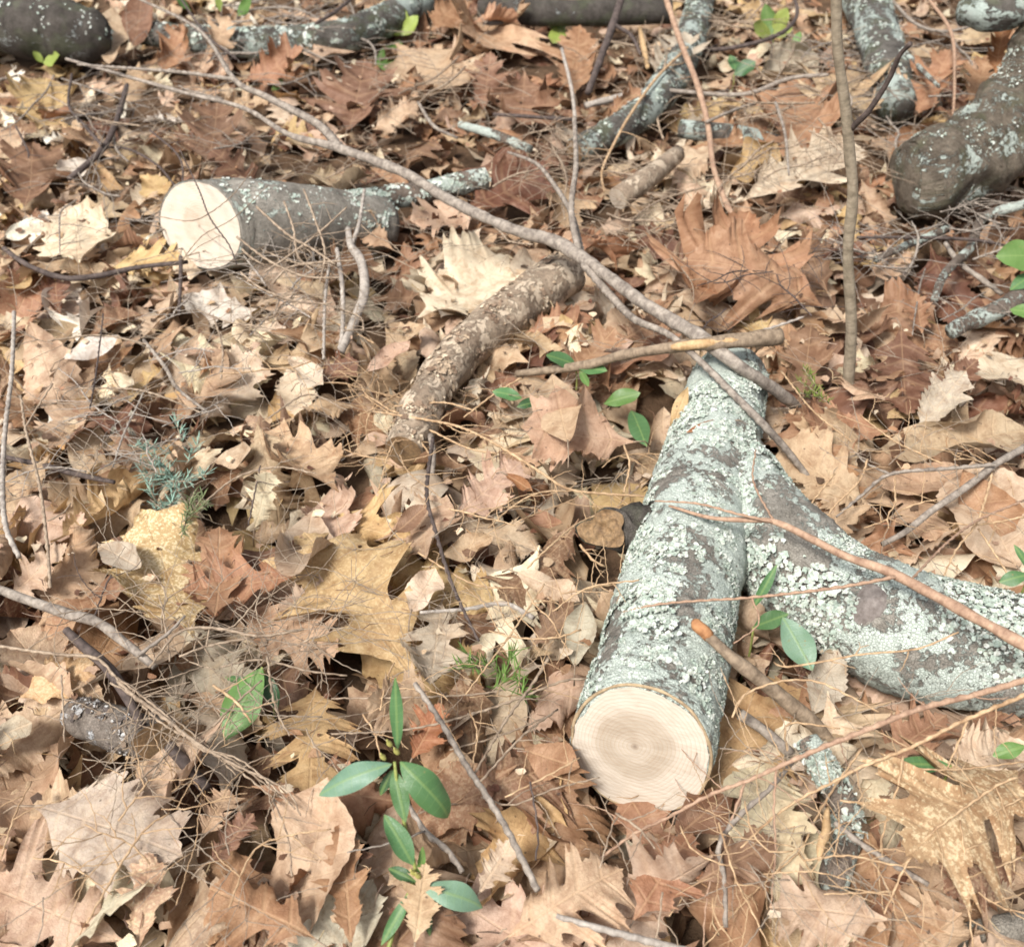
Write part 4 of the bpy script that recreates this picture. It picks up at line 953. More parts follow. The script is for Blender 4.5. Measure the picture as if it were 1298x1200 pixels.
# the long grey branch
twig([(84, 75, .16), (224, 115, .17), (308, 137, .18), (367, 171, .18), (430, 188, .18), (507, 217, .17), (560, 248, .165), (609, 273, .16), (658, 294, .155), (700, 305, .15), (735, 325, .15), (770, 350, .15), (822, 388, .16), (870, 416, .165), (893, 431, .165), (935, 463, .155), (988, 498, .10), (1018, 524, .05)],
     [1.8, 2.4, 2.9, 3.6, 5.6, 6.4, 6.6, 7, 7.8, 8.8, 8.6, 7.8, 8, 9, 9, 8.6, 8, 6.5], 'grey_twig', 'long grey branch slanting across the upper half, resting on the lichen log', 'fallen_branch', 'branch', True, 12, kn=True, group=None, n=14,
     branches=[([(430, 187, .18), (402, 157, .19), (336, 122, .20), (297, 101, .21), (252, 38, .22), (168, -5, .22)], [6.5, 5.5, 4.5, 3.5, 2.2, 1.5]),
               ([(297, 101, .21), (240, 93, .2), (182, 88, .19), (98, 82, .18)], [2.8, 2.4, 2, 1.3]),
               ([(735, 325, .15), (724, 266, .18), (730, 210, .2), (728, 150, .21)], [5, 4.2, 3.6, 3]),
               ([(737, 318, .15), (724, 270, .15), (700, 231, .14), (679, 207, .13), (644, 193, .10)], [4, 3.5, 3, 2.6, 1.6]),
               ([(740, 335, .148), (777, 378, .13), (805, 405, .15), (848, 424, .165), (890, 460, .16), (928, 498, .155), (963, 533, .14), (995, 568, .10), (1032, 614, .05)], [5.5, 5.5, 5, 4.5, 4.5, 5, 5.5, 5, 4])])
# pale broken stick
st = twig([(655, 474, .05), (740, 463, .09), (800, 448, .13), (880, 437, .17), (940, 431, .175), (988, 427, .17)], [4.5, 6, 6.5, 8, 10, 11], 'brown_stick', 'pale broken stick lying across the far end of the lichen log', 'broken_stick', 'stick', True, 12, kn=True, group=None)
g = Geo(); e0 = at(850, 441, .168); e1 = at(935, 431.5, .178); tube(g, catmull([e0 + np.array([0, -.002, .0025]), (e0 + e1) / 2 + np.array([0, -.003, .003]), e1 + np.array([0, -.002, .002])], 5), [.003, .0058, .0066, .007, .007, .0066, .0062, .006, .0058, .005, .003], 9, True, .1, 60)
g.build('bare_wood', M['raw_wood'], st)
# sapling
base_s = at(1075, 505, .02)
def sap(x, y): # on the upright plane through the sapling's foot
    d = ray(x, y); t = base_s[1] / d[1]; p = CAM + d * t; return p
sp_ = np.array([sap(*q) for q in [(1074, 520), (1075, 490), (1079, 420), (1077, 367), (1075, 315), (1081, 245), (1077, 196), (1072, 140), (1062, 63), (1060, 0), (1058, -90), (1062, -260)]])
Q = catmull(sp_, 8); g = Geo(); rr = lerp_radii([8, 7.3, 7, 7, 7, 7.2, 7, 6.8, 6.6, 6.6, 6.2, 5.5], len(Q)) * np.array([depth(q) for q in Q]) / FPX
tube(g, Q, rr, 16, True, .14, 34, 2.0); so = g.build('sapling', M['sapling_bark'], loc=base_s); tag(so, 'slender upright brown sapling stem crossing the right side up to the top edge', 'sapling')
Q2 = catmull(np.array([sap(*q) + np.array([0, -.01 * i, 0]) for i, q in enumerate([(1078, 165), (1085, 150), (1096, 133), (1117, 91), (1128, 56), (1139, 36)])]), 6); g = Geo(); tube(g, Q2, np.linspace(.0042, .0026, len(Q2)), 9, True, .25, 90); g.build('side_branch', M['dark_twig'], so)

red = 'red_twig'
twig([(848, 641, .165), (900, 656, .175), (946, 659, .18), (981, 661, .185), (1023, 680, .19), (1072, 705, .195), (1121, 722, .20), (1163, 743, .20), (1215, 771, .205), (1298, 817, .21), (1350, 850, .21)], [1.5, 2.5, 3.5, 4.2, 5, 5.4, 6, 6.6, 7.3, 8.2, 8.5], red, 'smooth reddish branch lying over both arms of the lichen log', 'red_branch', 'branch', True, 12, 0, group=None,
     branches=[([(981, 662, .185), (930, 650, .19), (883, 638, .185), (830, 635, .17)], [2.2, 1.8, 1.5, 1]), ([(1135, 731, .202), (1058, 745, .195), (953, 757, .185), (848, 764, .175), (790, 775, .15)], [2.6, 2.2, 1.9, 1.6, 1]),
               ([(1152, 738, .20), (1198, 690, .17), (1240, 659, .15), (1298, 634, .14)], [1.8, 1.6, 1.6, 1.4]), ([(953, 757, .185), (962, 790, .17), (930, 815, .17)], [1.3, 1.1, .9]), ([(981, 661, .185), (955, 610, .17), (958, 570, .165)], [1.6, 1.3, 1])])
twig([(838, -20, .20), (848, 10, .17), (862, 52, .14), (883, 105, .11), (897, 157, .085), (904, 210, .07), (918, 252, .06), (930, 275, .045)], [3.4, 3.6, 3.8, 3.8, 3.6, 3.4, 3.6, 3.6], red, 'straight reddish twig slanting down from the top edge', 'twig', 'twig', True, 9, 4, (.05, .12))
tw = 'tan_twig'
LR = 'knobbly tan twig'
twig([(1330, 852, .20), (1298, 862, .195), (1233, 881, .19), (1163, 899, .185), (1093, 927, .175), (1040, 948, .165), (988, 971, .15), (946, 990, .135), (900, 1007, .12), (848, 1035, .10), (805, 1056, .085), (752, 1095, .07), (700, 1144, .065), (661, 1196, .06)], [4.2, 4.2, 4, 3.8, 3.6, 3.4, 3, 2.7, 2.4, 2.1, 1.9, 1.7, 1.4, 1], red, 'longest pinkish twig, curving from the right edge past below the sawn end', 'twig', 'twig', True, 8, 9, (.03, .09),
     branches=[([(944, 993, .135), (930, 1032, .12), (914, 1077, .10), (900, 1116, .09), (893, 1165, .075), (892, 1205, .06)], [1.9, 1.8, 1.6, 1.4, 1.2, 1]), ([(984, 976, .15), (981, 1025, .13), (983, 1077, .11), (979, 1123, .09), (976, 1168, .07)], [1.7, 1.6, 1.4, 1.2, .9])])
twig([(1320, 870, .20), (1298, 881, .195), (1222, 913, .18), (1152, 948, .165), (1093, 971, .155), (1058, 990, .145), (1016, 1011, .13), (981, 1035, .115), (946, 1067, .10), (918, 1095, .09), (883, 1116, .08), (848, 1161, .07)], [3, 3, 2.6, 2.4, 2.2, 2, 1.8, 1.7, 1.5, 1.4, 1.2, 1], tw, 'second tan twig, running parallel below the longest pinkish one', 'twig', 'twig', True, 7, 8, (.03, .08),
     branches=[([(1145, 958, .165), (1138, 997, .15), (1128, 1025, .13), (1117, 1067, .11), (1114, 1112, .09), (1121, 1158, .075)], [1.6, 1.5, 1.4, 1.3, 1.1, .9]), ([(1226, 914, .18), (1212, 948, .16), (1198, 978, .14)], [1.6, 1.4, 1])])
for q in [
    ([(1093, 948), (1058, 997), (1037, 1032), (1016, 1074), (988, 1102), (953, 1133), (921, 1168), (890, 1202)], [1.7, 1.7, 1.6, 1.5, 1.3, 1.2, 1.1, 1], 6, (.11, .05)),
    ([(1290, 985), (1268, 993), (1226, 1021), (1180, 1056), (1149, 1095), (1133, 1130), (1121, 1158)], [1.6, 1.6, 1.7, 1.6, 1.5, 1.3, 1], 6, (.09, .05)),
    ([(1217, 1039), (1224, 1095), (1228, 1147), (1233, 1200)], [1.4, 1.4, 1.3, 1.1], 3, (.07, .04)),
    ([(1065, 1014), (1110, 1021), (1163, 1037)], [1.4, 1.3, 1], 2, (.07, .06)),
    ([(1018, 1090), (1075, 1084), (1128, 1095), (1170, 1100)], [1.3, 1.4, 1.3, .9], 3, (.06, .06)),
    ([(928, 909), (939, 885), (963, 871), (998, 862), (1037, 864), (1075, 881), (1114, 902)], [1.2, 1.5, 1.5, 1.4, 1.4, 1.3, 1], 0, (.15, .17)),
    ([(998, 951), (995, 927), (1002, 916), (1030, 918), (1065, 923)], [1.4, 1.5, 1.5, 1.3, 1], 0, (.12, .12)),
    ([(904, 1137), (906, 1161), (928, 1193)], [1.5, 1.4, 1.1], 0, (.03, .03)),
    ([(911, 1042), (932, 1112), (953, 1154), (974, 1198)], [1.5, 1.4, 1.2, 1], 2, (.06, .03)),
    ([(862, 1046), (876, 1074), (904, 1091), (935, 1100)], [1.1, 1.2, 1.2, 1], 0, (.04, .04)),
    ([(944, 1015), (953, 1053), (975, 1078), (1005, 1078)], [1.1, 1.2, 1.2, 1], 0, (.06, .05)),
    ([(1133, 1130), (1090, 1131), (1044, 1133)], [1.2, 1.1, .9], 0, (.05, .05)),
    ([(1133, 1130), (1152, 1168), (1173, 1198)], [1.2, 1.1, .9], 0, (.05, .04)),
    ([(1298, 1010), (1258, 1030), (1215, 1060)], [1.1, 1.1, .9], 1, (.06, .05)),
    ([(1298, 1085), (1260, 1100), (1225, 1112)], [1.1, 1.1, .9], 2, (.05, .05)),
    ([(1240, 1130), (1270, 1150), (1310, 1158)], [1.1, 1.2, 1.2], 2, (.05, .06)),
    ([(1100, 960), (1150, 972), (1210, 975), (1300, 965)], [1.1, 1.2, 1.2, 1.2], 3, (.08, .07)),
]:
    pts, rp, sb, hh = q; hi = hh[0] > .1
    twig(pts, rp, tw, None, 'twig', 'twig', hi, 6, sb, (.02, .06), .0006, hh, words=LR)
twig([(981, 839, .16), (995, 845, .17), (1044, 838, .18), (1093, 829, .19), (1163, 822, .195), (1215, 801, .205)], [1.2, 1.3, 1.3, 1.3, 1.3, 1.2], tw, 'thin tan twig hooked at one end, lying over the lichen limb', absolute=True, sides=6, sub=4, sublen=(.02, .05))
# sticks right of the sawn end
st = twig([(884, 792, .175), (918, 825, .16), (953, 853, .14), (988, 881, .115), (1023, 909, .09), (1047, 937, .07), (1068, 975, .05)], [7, 8, 9, 9.5, 10, 10, 10], 'brown_stick', 'greenish brown stick with a torn orange tip, propped against the sawn log', 'stick', 'stick', True, 12, group=None)
g = Geo(); tp = np.array([at(878, 786, .178), at(886, 794, .176), at(899, 807, .168)]); tube(g, catmull(tp, 4), [.002, .0045, .0062, .0068, .0070, .0070, .0070, .0070, .0066], 10, True, .25, 90); g.build('torn_tip', M['orange_wood'], st)
twig([(938, 905, .10), (970, 927, .085), (1002, 955, .07)], [6.5, 7, 7], 'grey_twig', 'short grey stick between the sawn end and the lichen patched stick', 'stick', 'stick', True, 9, group=None)
twig([(1058, 1042), (1093, 1070), (1145, 1102), (1177, 1121)], [3.5, 4, 4, 3.5], 'grey_twig', 'purplish grey twig pointing at the speckled golden leaf', h=(.05, .03))
twig([(1005, 965), (975, 1000), (939, 1032), (911, 1070), (918, 1112), (920, 1175)], [2.8, 3.2, 3.5, 3.5, 3.4, 3], 'grey_twig', 'bent purplish grey twig in front of the forked log, right of its sawn end', h=(.06, .02))
g = Geo(); tube(g, catmull(np.array([on_pile(1050, 1022, .05), on_pile(1045, 1055, .05), on_pile(1038, 1090, .04)]), 5), np.array([.0012, .003, .004, .0042, .0046, .0044, .0046, .0036, .004, .0028, .0016]), 5, True, .9, 70); o = g.build('wood_chip', M['raw_wood']); tag(o, 'orange split wood chip beside the lichen patched stick', 'wood chip')
# right-hand twigs
twig([(1320, 555), (1298, 568), (1261, 589), (1226, 617), (1180, 648), (1149, 673), (1118, 690)], [5, 5, 4.6, 4.6, 4.4, 4.2, 3.6], 'grey_twig', 'forked grey twig slanting in from the right edge above the lichen limb', h=(.07, .03), branches=[([(1261, 589, .06), (1198, 594, .05), (1128, 601, .045), (1093, 627, .035), (1060, 655, .02)], [2.8, 2.6, 2.4, 2.2, 1.5]), ([(1128, 601, .045), (1100, 588, .04), (1085, 575, .03)], [1.8, 1.6, 1])])
for pts, rp, sb, hh in [([(1258, 600), (1240, 659), (1212, 697), (1191, 742)], [1.6, 1.6, 1.4, 1], 3, (.06, .09)), ([(1100, 582), (1089, 610), (1058, 641), (1044, 662)], [1.5, 1.5, 1.3, 1], 3, (.05, .04)), ([(1058, 600), (1026, 641), (1015, 660)], [1.4, 1.3, 1], 0, (.05, .04)), ([(1298, 655), (1240, 665), (1200, 662)], [1.4, 1.3, 1], 3, (.06, .05)), ([(1285, 740), (1260, 700), (1240, 670)], [1.3, 1.3, 1.1], 2, (.05, .05)), ([(990, 470), (1030, 520), (1080, 560)], [1.2, 1.2, 1], 2, (.05, .04))]:
    twig(pts, rp, tw, None, 'twig', 'twig', False, 6, sb, (.02, .06), .0006, hh, words='thin tan twig')
twig([(1310, 254, .07), (1298, 259, .065), (1247, 276, .055), (1229, 315, .05), (1198, 346, .05), (1184, 380, .04)], [6, 6, 6, 6, 5.5, 5], 'lichen_stick', 'crooked lichen twig emerging from under the curved log', absolute=True, sides=10)
twig([(1110, 329), (1149, 311), (1201, 290)], [4.5, 5, 5], 'lichen_stick', 'short lichen twig lying below the end of the curved log', h=(.03, .04), sides=9)
twig([(1086, 301), (1163, 301), (1233, 304), (1275, 311)], [1.8, 2.2, 2.2, 1.8], 'dark_twig', 'level dark twig right of the sapling, below the curved log', h=(.07, .06))
twig([(1198, 308), (1215, 332), (1243, 353), (1270, 373)], [3, 3.6, 3.6, 3], 'grey_twig', 'short grey twig slanting below the curved log', h=(.05, .03))
twig([(1205, 420), (1235, 405), (1268, 392), (1310, 362)], [9, 12, 12, 12], 'lichen_stick', 'greenish lichen stick entering from the right edge above the maroon leaves', 'stick', 'stick', sides=12, h=(.03, .05), group=None)
twig([(1018, 402), (970, 418), (940, 425)], [1.6, 2, 2], 'pale_twig', 'small pale twig on top of the broken stick', h=(.14, .15))
# upper left
twig([(161, 108), (150, 147), (133, 185), (105, 213), (87, 227)], [3, 3.5, 4, 4, 3.5], 'dark_twig', 'dark forked twig at the upper left, left of the sawn log', h=(.09, .03), branches=[([(129, 184, .05), (105, 157, .06), (87, 133, .07), (91, 94, .08)], [2.2, 2, 1.8, 1.4]), ([(133, 186, .045), (165, 190, .04), (200, 210, .04), (225, 240, .03)], [2, 1.8, 1.5, 1.2])])
twig([(5, 315), (35, 336), (80, 352), (122, 350), (175, 339), (238, 332)], [3, 3.6, 3.6, 3.6, 3.2, 2.4], 'dark_twig', 'dark bowed twig reaching from the left edge to the bright sawn end', h=(.03, .03))
twig([(229, 325), (229, 350), (227, 398)], [2.6, 2.6, 2], 'dark_twig', 'short dark upright twig below the bright sawn end', h=(.05, .01))
twig([(200, 274, .19), (240, 280, .19), (266, 270, .19), (297, 245, .2), (320, 215, .2)], [.6, .8, .8, .7, .6], 'dull_twig', 'hair thin twig curving across the upper part of the bright sawn end', absolute=True, sides=5)
twig([(228, 190, .2), (252, 240, .2), (266, 276, .2), (290, 310, .19), (300, 335, .17)], [.8, .9, 1, 1, .8], 'dark_twig', 'hair thin twig slanting down across the bright sawn end', absolute=True, sides=5)
twig([(232, 330, .14), (238, 320, .16), (259, 297, .19), (297, 276, .2), (340, 235, .2)], [.6, .7, .7, .6, .5], 'dull_twig', 'hair thin twig rising across the lower part of the bright sawn end', absolute=True, sides=5)
for k, (pts, r0) in enumerate([([(325, 262), (364, 297), (395, 315), (425, 335)], 1.9), ([(360, 255), (372, 290), (378, 325), (400, 345)], 1.6), ([(300, 300), (340, 330), (385, 350), (430, 352)], 1.8), ([(385, 240), (400, 280), (412, 320), (405, 360)], 1.6), ([(335, 345), (372, 320), (410, 290), (440, 262)], 1.6), ([(345, 360), (365, 340), (400, 333), (450, 330)], 1.7), ([(305, 345), (330, 365), (375, 382), (420, 385)], 1.6)]):
    twig([(x, y, .17 - .02 * (y - 260) / 30) for x, y in pts], [r0 * .8, r0, r0, r0 * .6], 'dull_twig', None, absolute=True, sides=5, sub=3, sublen=(.04, .10), words='dull thin dead twig')
twig([(441, 290, .13), (445, 312, .12), (458, 332, .105), (462, 371, .08), (450, 405, .06), (432, 446, .05)], [4, 5, 6, 6, 6, 5], 'pale_twig', 'pale bent stick right of the short sawn log', 'stick', 'stick', True, 9, group=None, branches=[([(445, 312, .12), (455, 285, .13), (462, 240, .14)], [3, 2.6, 2])])
twig([(427, 315, .12), (434, 365, .09), (434, 420, .06), (428, 452, .05)], [2.6, 3, 3, 2.4], 'pale_twig', 'slim pale stick beside the bent one, right of the short sawn log', 'stick', 'stick', True, 8, group=None)
twig([(418, 330, .11), (412, 380, .08), (410, 455, .05)], [2, 2.2, 2], 'pale_twig', 'thinnest pale upright stick left of the bent one', 'stick', 'stick', True, 7, group=None)
# top centre and right
twig([(790, -10, .16), (777, 31, .13), (763, 70, .10), (745, 118, .06)], [5, 5, 4.6, 4], 'dark_twig', 'dark forked branch at the top edge right of centre', absolute=True, sides=9, branches=[([(777, 31, .13), (800, 45, .12), (812, 70, .09)], [3, 2.6, 2])])
twig([(872, 60), (833, 98), (798, 147), (777, 185), (763, 217), (766, 243)], [1.6, 1.9, 1.9, 1.8, 1.6, 1.3], tw, 'curved tan twig left of the red twig near the top', h=(.12, .06), sub=5, sublen=(.05, .12))
twig([(742, 134), (805, 119), (852, 109)], [4, 4.8, 4.6], 'pale_twig', 'straight pale stick above the short thick stick', 'stick', 'stick', h=(.06, .07), sides=9, group=None)
twig([(811, 36), (816, 60), (821, 86)], [2.5, 4, 2.5], 'raw_wood', 'pale wood splinter standing near the top edge', 'wood_splinter', 'wood chip', h=(.08, .06), sides=7, group=None)
twig([(712, 62), (724, 110), (729, 150)], [2, 2.4, 2.4], 'pale_twig', 'short pale twig above the forking twig of the long branch', h=(.08, .06))
twig([(848, 115), (940, 120), (1000, 100), (1050, 95)], [2.4, 2.8, 2.8, 2.2], 'grey_twig', 'grey twig lying level behind the sapling near the top', h=(.06, .06), sub=4, sublen=(.05, .12))
twig([(850, 62), (920, 62), (985, 45), (1010, 20), (1005, -10)], [2.2, 2.6, 2.8, 2.4, 1.8], 'dark_twig', 'bowed dark twig near the top edge left of the sapling', h=(.07, .09), sub=4, sublen=(.05, .12))
twig([(895, 155), (930, 140), (960, 130)], [2, 2.2, 1.8], 'grey_twig', 'short grey twig touching the red twig near the top', h=(.07, .06))
twig([(1130, 0), (1160, 30), (1200, 40), (1250, 28)], [2, 2, 1.8, 1.4], 'grey_twig', 'thin grey twig at the top edge right of the mossy log', h=(.12, .12), sub=3)
twig([(1170, -10, .2), (1205, 40, .17), (1210, 100, .14), (1208, 150, .12)], [2, 2.2, 2, 1.6], 'red_twig', 'thin reddish upright twig left of the curved log top', absolute=True)
twig([(1140, 60), (1170, 90), (1190, 110)], [3.2, 3.2, 2.4], 'lichen_stick', 'lichen twig leaning by the mossy log at the top right', h=(.1, .06))
twig([(983, 130), (995, 170), (1000, 222)], [1.8, 1.8, 1.4], 'grey_twig', 'thin grey twig dropping onto the long cream leaf', h=(.09, .06))
twig([(625, 145), (700, 150), (730, 152)], [2.2, 2.6, 2.4], 'dark_twig', 'level dark twig among brown leaves above the long branch', h=(.05, .06))
twig([(530, 130), (550, 160), (580, 175)], [2, 2.4, 1.8], 'grey_twig', 'short grey twig between pinkish leaf and small lichen stick', h=(.05, .05))
# centre
twig([(549, 555), (541, 624), (553, 676), (570, 732), (591, 781), (607, 812)], [2.4, 2.6, 2.6, 2.4, 2.2, 1.6], 'dark_twig', 'dark thin twig running down from the end of the flaky log', h=(.05, .03))
twig([(546, 552), (549, 575), (548, 600)], [4, 4.5, 3], 'grey_twig', 'stubby grey twig at the rotten end of the flaky log', h=(.04, .03))
twig([(472, 521), (546, 533), (588, 543), (637, 568), (686, 599), (721, 620), (770, 626), (822, 629)], [1.1, 1.6, 1.8, 1.9, 1.9, 1.8, 1.6, 1.2], tw, 'long tan conifer twig crossing from the flaky log to the rotten knot', h=(.05, .10), sub=14, sublen=(.02, .06))
for pts, rp, hh in [([(791, 564), (798, 589), (791, 624)], [1.3, 1.5, 1.2], (.10, .11)), ([(661, 479), (630, 497), (588, 529)], [1.3, 1.4, 1], (.06, .04)), ([(619, 669), (651, 641), (686, 624), (740, 622)], [1, 1.3, 1.3, 1], (.04, .05)), ([(668, 720), (700, 690), (735, 662), (790, 640)], [1, 1.3, 1.3, 1], (.05, .09)), ([(545, 545), (600, 570), (660, 575)], [1.3, 1.3, 1], (.05, .04)), ([(735, 690), (752, 710), (768, 718)], [1.5, 1.6, 1.3], (.09, .08)), ([(700, 775), (745, 745), (810, 735)], [.9, 1.2, 1], (.05, .13)), ([(480, 620), (500, 560), (545, 530)], [1, 1.2, 1], (.03, .04)), ([(460, 500), (520, 545), (555, 590)], [1, 1.2, 1], (.04, .03)), ([(600, 520), (560, 510), (500, 515)], [1.1, 1.2, .9], (.04, .05)), ([(530, 700), (600, 740), (660, 745)], [1.2, 1.3, 1], (.03, .03)), ([(590, 880), (650, 800), (690, 740)], [1, 1.2, 1], (.04, .04))]:
    twig(pts, rp, tw, None, 'twig', 'twig', False, 6, rt_.choice((2, 3, 4)), (.015, .05), .00055, hh, words='fine tan conifer twig')
twig([(532, 776), (590, 772), (640, 765), (676, 783)], [2, 2.6, 3.2, 3.4], 'pale_twig', 'bleached stick lying left of the dark brown leaf by the log', 'stick', 'stick', h=(.03, .03), group=None)
# bottom
twig([(526, 866), (560, 916), (588, 965), (616, 1007), (644, 1053), (665, 1095), (682, 1128)], [3.2, 3.8, 4, 4.2, 4.4, 4.6, 4.4], 'grey_twig', 'straight grey twig running diagonally from the golden leaf to the bottom', h=(.06, .05))
twig([(512, 1010), (539, 1053), (567, 1077), (586, 1105)], [3, 3.8, 4, 3.6], 'grey_twig', 'grey twig behind the laurel seedling, right of its stem', h=(.05, .03), branches=[([(539, 1053, .045), (500, 1067, .05), (440, 1080, .05)], [1.4, 1.2, .9])])
twig([(705, 1160), (770, 1179), (845, 1198), (900, 1212)], [3, 4.6, 5, 5], 'pale_twig', 'pale grey stick at the bottom edge below the sawn end', 'stick', 'stick', h=(.05, .05), group=None)
twig([(672, 990), (682, 1053), (679, 1090)], [1.2, 1.4, 1.2], 'dark_twig', 'fine dark twig upright left of the sawn end', h=(.06, .03))
for pts, rp, hh in [([(602, 979), (644, 909), (675, 867), (696, 832)], [1.6, 1.8, 2, 2.2], (.06, .05)), ([(609, 990), (665, 930), (707, 899)], [1.4, 1.6, 1.3], (.06, .05)), ([(420, 930), (525, 923), (630, 895), (710, 864), (742, 860)], [1.2, 1.4, 1.6, 1.5, 1.2], (.04, .07)), ([(420, 885), (500, 884), (600, 880), (660, 870)], [1.1, 1.3, 1.2, 1], (.04, .04)), ([(570, 950), (640, 930), (700, 905)], [1, 1.2, 1], (.05, .05)), ([(595, 900), (605, 930), (598, 975)], [1, 1.2, 1], (.05, .05)), ([(460, 905), (475, 930), (482, 960)], [1.4, 1.5, 1.1], (.05, .04)), ([(482, 900), (490, 860), (500, 840)], [1.2, 1.2, 1], (.04, .05)), ([(640, 1010), (690, 985), (735, 960)], [1, 1.2, 1], (.05, .06)), ([(780, 1030), (810, 1050), (830, 1075)], [1.5, 1.6, 1.2], (.06, .05)), ([(760, 1100), (775, 1050), (785, 1030)], [1.1, 1.2, 1], (.05, .06)), ([(840, 1130), (835, 1170), (830, 1200)], [1.4, 1.4, 1.2], (.05, .04)), ([(610, 1010), (650, 1020), (700, 1000), (760, 985)], [1, 1.2, 1.2, 1], (.04, .06))]:
    twig(pts, rp, 'dull_twig' if rt_.random() < .6 else tw, None, 'twig', 'twig', False, 6, rt_.choice((1, 2, 3)), (.02, .06), .0006, hh, words='fine dead twig')
# left
twig([(-15, 742), (45, 764), (87, 778), (122, 788), (157, 813), (196, 845)], [5.5, 6.5, 7, 6.5, 6, 4.5], 'grey_twig', 'grey stick slanting in from the left edge above the hollow stub', 'stick', 'stick', h=(.05, .05), sides=10, group=None, branches=[([(175, 830, .05), (210, 805, .06), (235, 780, .06)], [2.5, 2.2, 1.6])])
twig([(84, 798), (105, 818), (140, 850), (168, 895), (180, 922)], [5, 6.5, 7, 6.5, 5], 'dark_twig', 'dark stick leading down to the hollow bark stub', 'stick', 'stick', h=(.045, .05), sides=10, group=None)
twig([(215, 945), (235, 968), (262, 1000)], [7, 8.5, 7], 'dark_twig', 'dark short stick right below the hollow end of the stub', 'stick', 'stick', h=(.03, .02), sides=10, group=None)
for k in range(5):
    o1, o2 = rt_.uniform(-7, 7), rt_.uniform(-9, 9); q = [(147, 857), (175, 881), (210, 909), (252, 941), (297, 976), (350, 1007), (392, 1032)]
    sp9 = 1 + k * .25; q = [(x + o1 + (i9 - 2) * rt_.uniform(-5, 5) * sp9 + rt_.uniform(-6, 6), y + o2 + (i9 - 2) * rt_.uniform(-4, 4) * sp9 + rt_.uniform(-6, 6)) for i9, (x, y) in enumerate(q)][: 7 - k % 3]
    twig(q, [2.4 if k == 0 else 1.3, 2.8 if k == 0 else 1.5, 2.6 if k == 0 else 1.5, 2.2 if k == 0 else 1.4, 1.8 if k == 0 else 1.2, 1.3, 1], 'dull_twig', None, h=(.06, .05), sub=9 if k == 0 else 4, sublen=(.03, .08), words='grey brown spray twig')
for pts, rp, hh, mm in [([(-5, 818), (70, 829), (122, 834), (150, 862)], [2, 2.2, 2.2, 1.6], (.05, .05), 'dull_twig'), ([(189, 846), (227, 801), (273, 796), (329, 806), (385, 797)], [1.4, 1.8, 2, 2, 1.5], (.07, .06), 'dull_twig'), ([(227, 832), (266, 818), (329, 806)], [1.4, 1.6, 1.6], (.06, .06), 'dull_twig'), ([(339, 832), (345, 878), (353, 906), (367, 932)], [1.6, 1.8, 1.6, 1.2], (.06, .04), 'dull_twig'), ([(280, 845), (330, 836), (390, 850), (440, 856)], [1.2, 1.4, 1.4, 1.1], (.05, .05), 'dull_twig'), ([(270, 920), (300, 890), (332, 862)], [1.4, 1.5, 1.3], (.07, .08), 'dull_twig'), ([(270, 868), (300, 890), (318, 915)], [1.8, 2, 1.4], (.08, .07), 'tan_twig'),
        ([(78, 855), (80, 900), (82, 940)], [1.2, 1.2, 1], (.05, .04), 'dull_twig'), ([(0, 1090), (20, 1030), (40, 990)], [1.1, 1.2, 1], (.05, .04), 'tan_twig'), ([(110, 1170), (150, 1100), (185, 1050), (215, 1030)], [1.4, 1.6, 1.4, 1], (.07, .05), 'tan_twig'), ([(150, 1040), (180, 1000), (192, 985)], [1.2, 1.3, 1], (.06, .06), 'tan_twig'), ([(290, 1150), (320, 1080), (360, 1060), (420, 1050)], [1.1, 1.3, 1.3, 1], (.05, .05), 'tan_twig'), ([(345, 1010), (365, 1060), (370, 1110)], [1.2, 1.3, 1], (.05, .04), 'dull_twig')]:
    twig(pts, rp, mm, None, 'twig', 'twig', False, 6, rt_.choice((2, 3, 4)), (.02, .06), .0006, hh, words='thin dead twig')
twig([(18, 395), (15, 470), (7, 540), (3, 610), (7, 666), (24, 706)], [2.4, 2.8, 3, 3.4, 3.6, 3.2], 'pale_twig', 'bent pale grey twig standing along the left edge', h=(.10, .02))
twig([(26, 501), (33, 547), (49, 610), (58, 673), (64, 745)], [1.5, 1.8, 2, 2.2, 2.2], 'dull_twig', 'brown upright twig just right of the bent grey one at the left', h=(.09, .02), branches=[([(33, 540, .08), (50, 512, .085), (67, 486, .09)], [1.3, 1.2, 1]), ([(60, 660, .04), (80, 650, .05), (90, 638, .05)], [1.2, 1, .8])])
twig([(-5, 577), (52, 589), (98, 601), (145, 611)], [3, 3.6, 4, 2.6], 'dark_twig', 'dark short twig left of the blue green pine tuft', h=(.035, .03))
twig([(182, 431), (210, 466), (224, 491), (262, 522)], [2.2, 2.6, 2.6, 1.8], 'grey_twig', 'grey twig above the pine tuft, right of the white leaf', h=(.05, .03), sub=3)
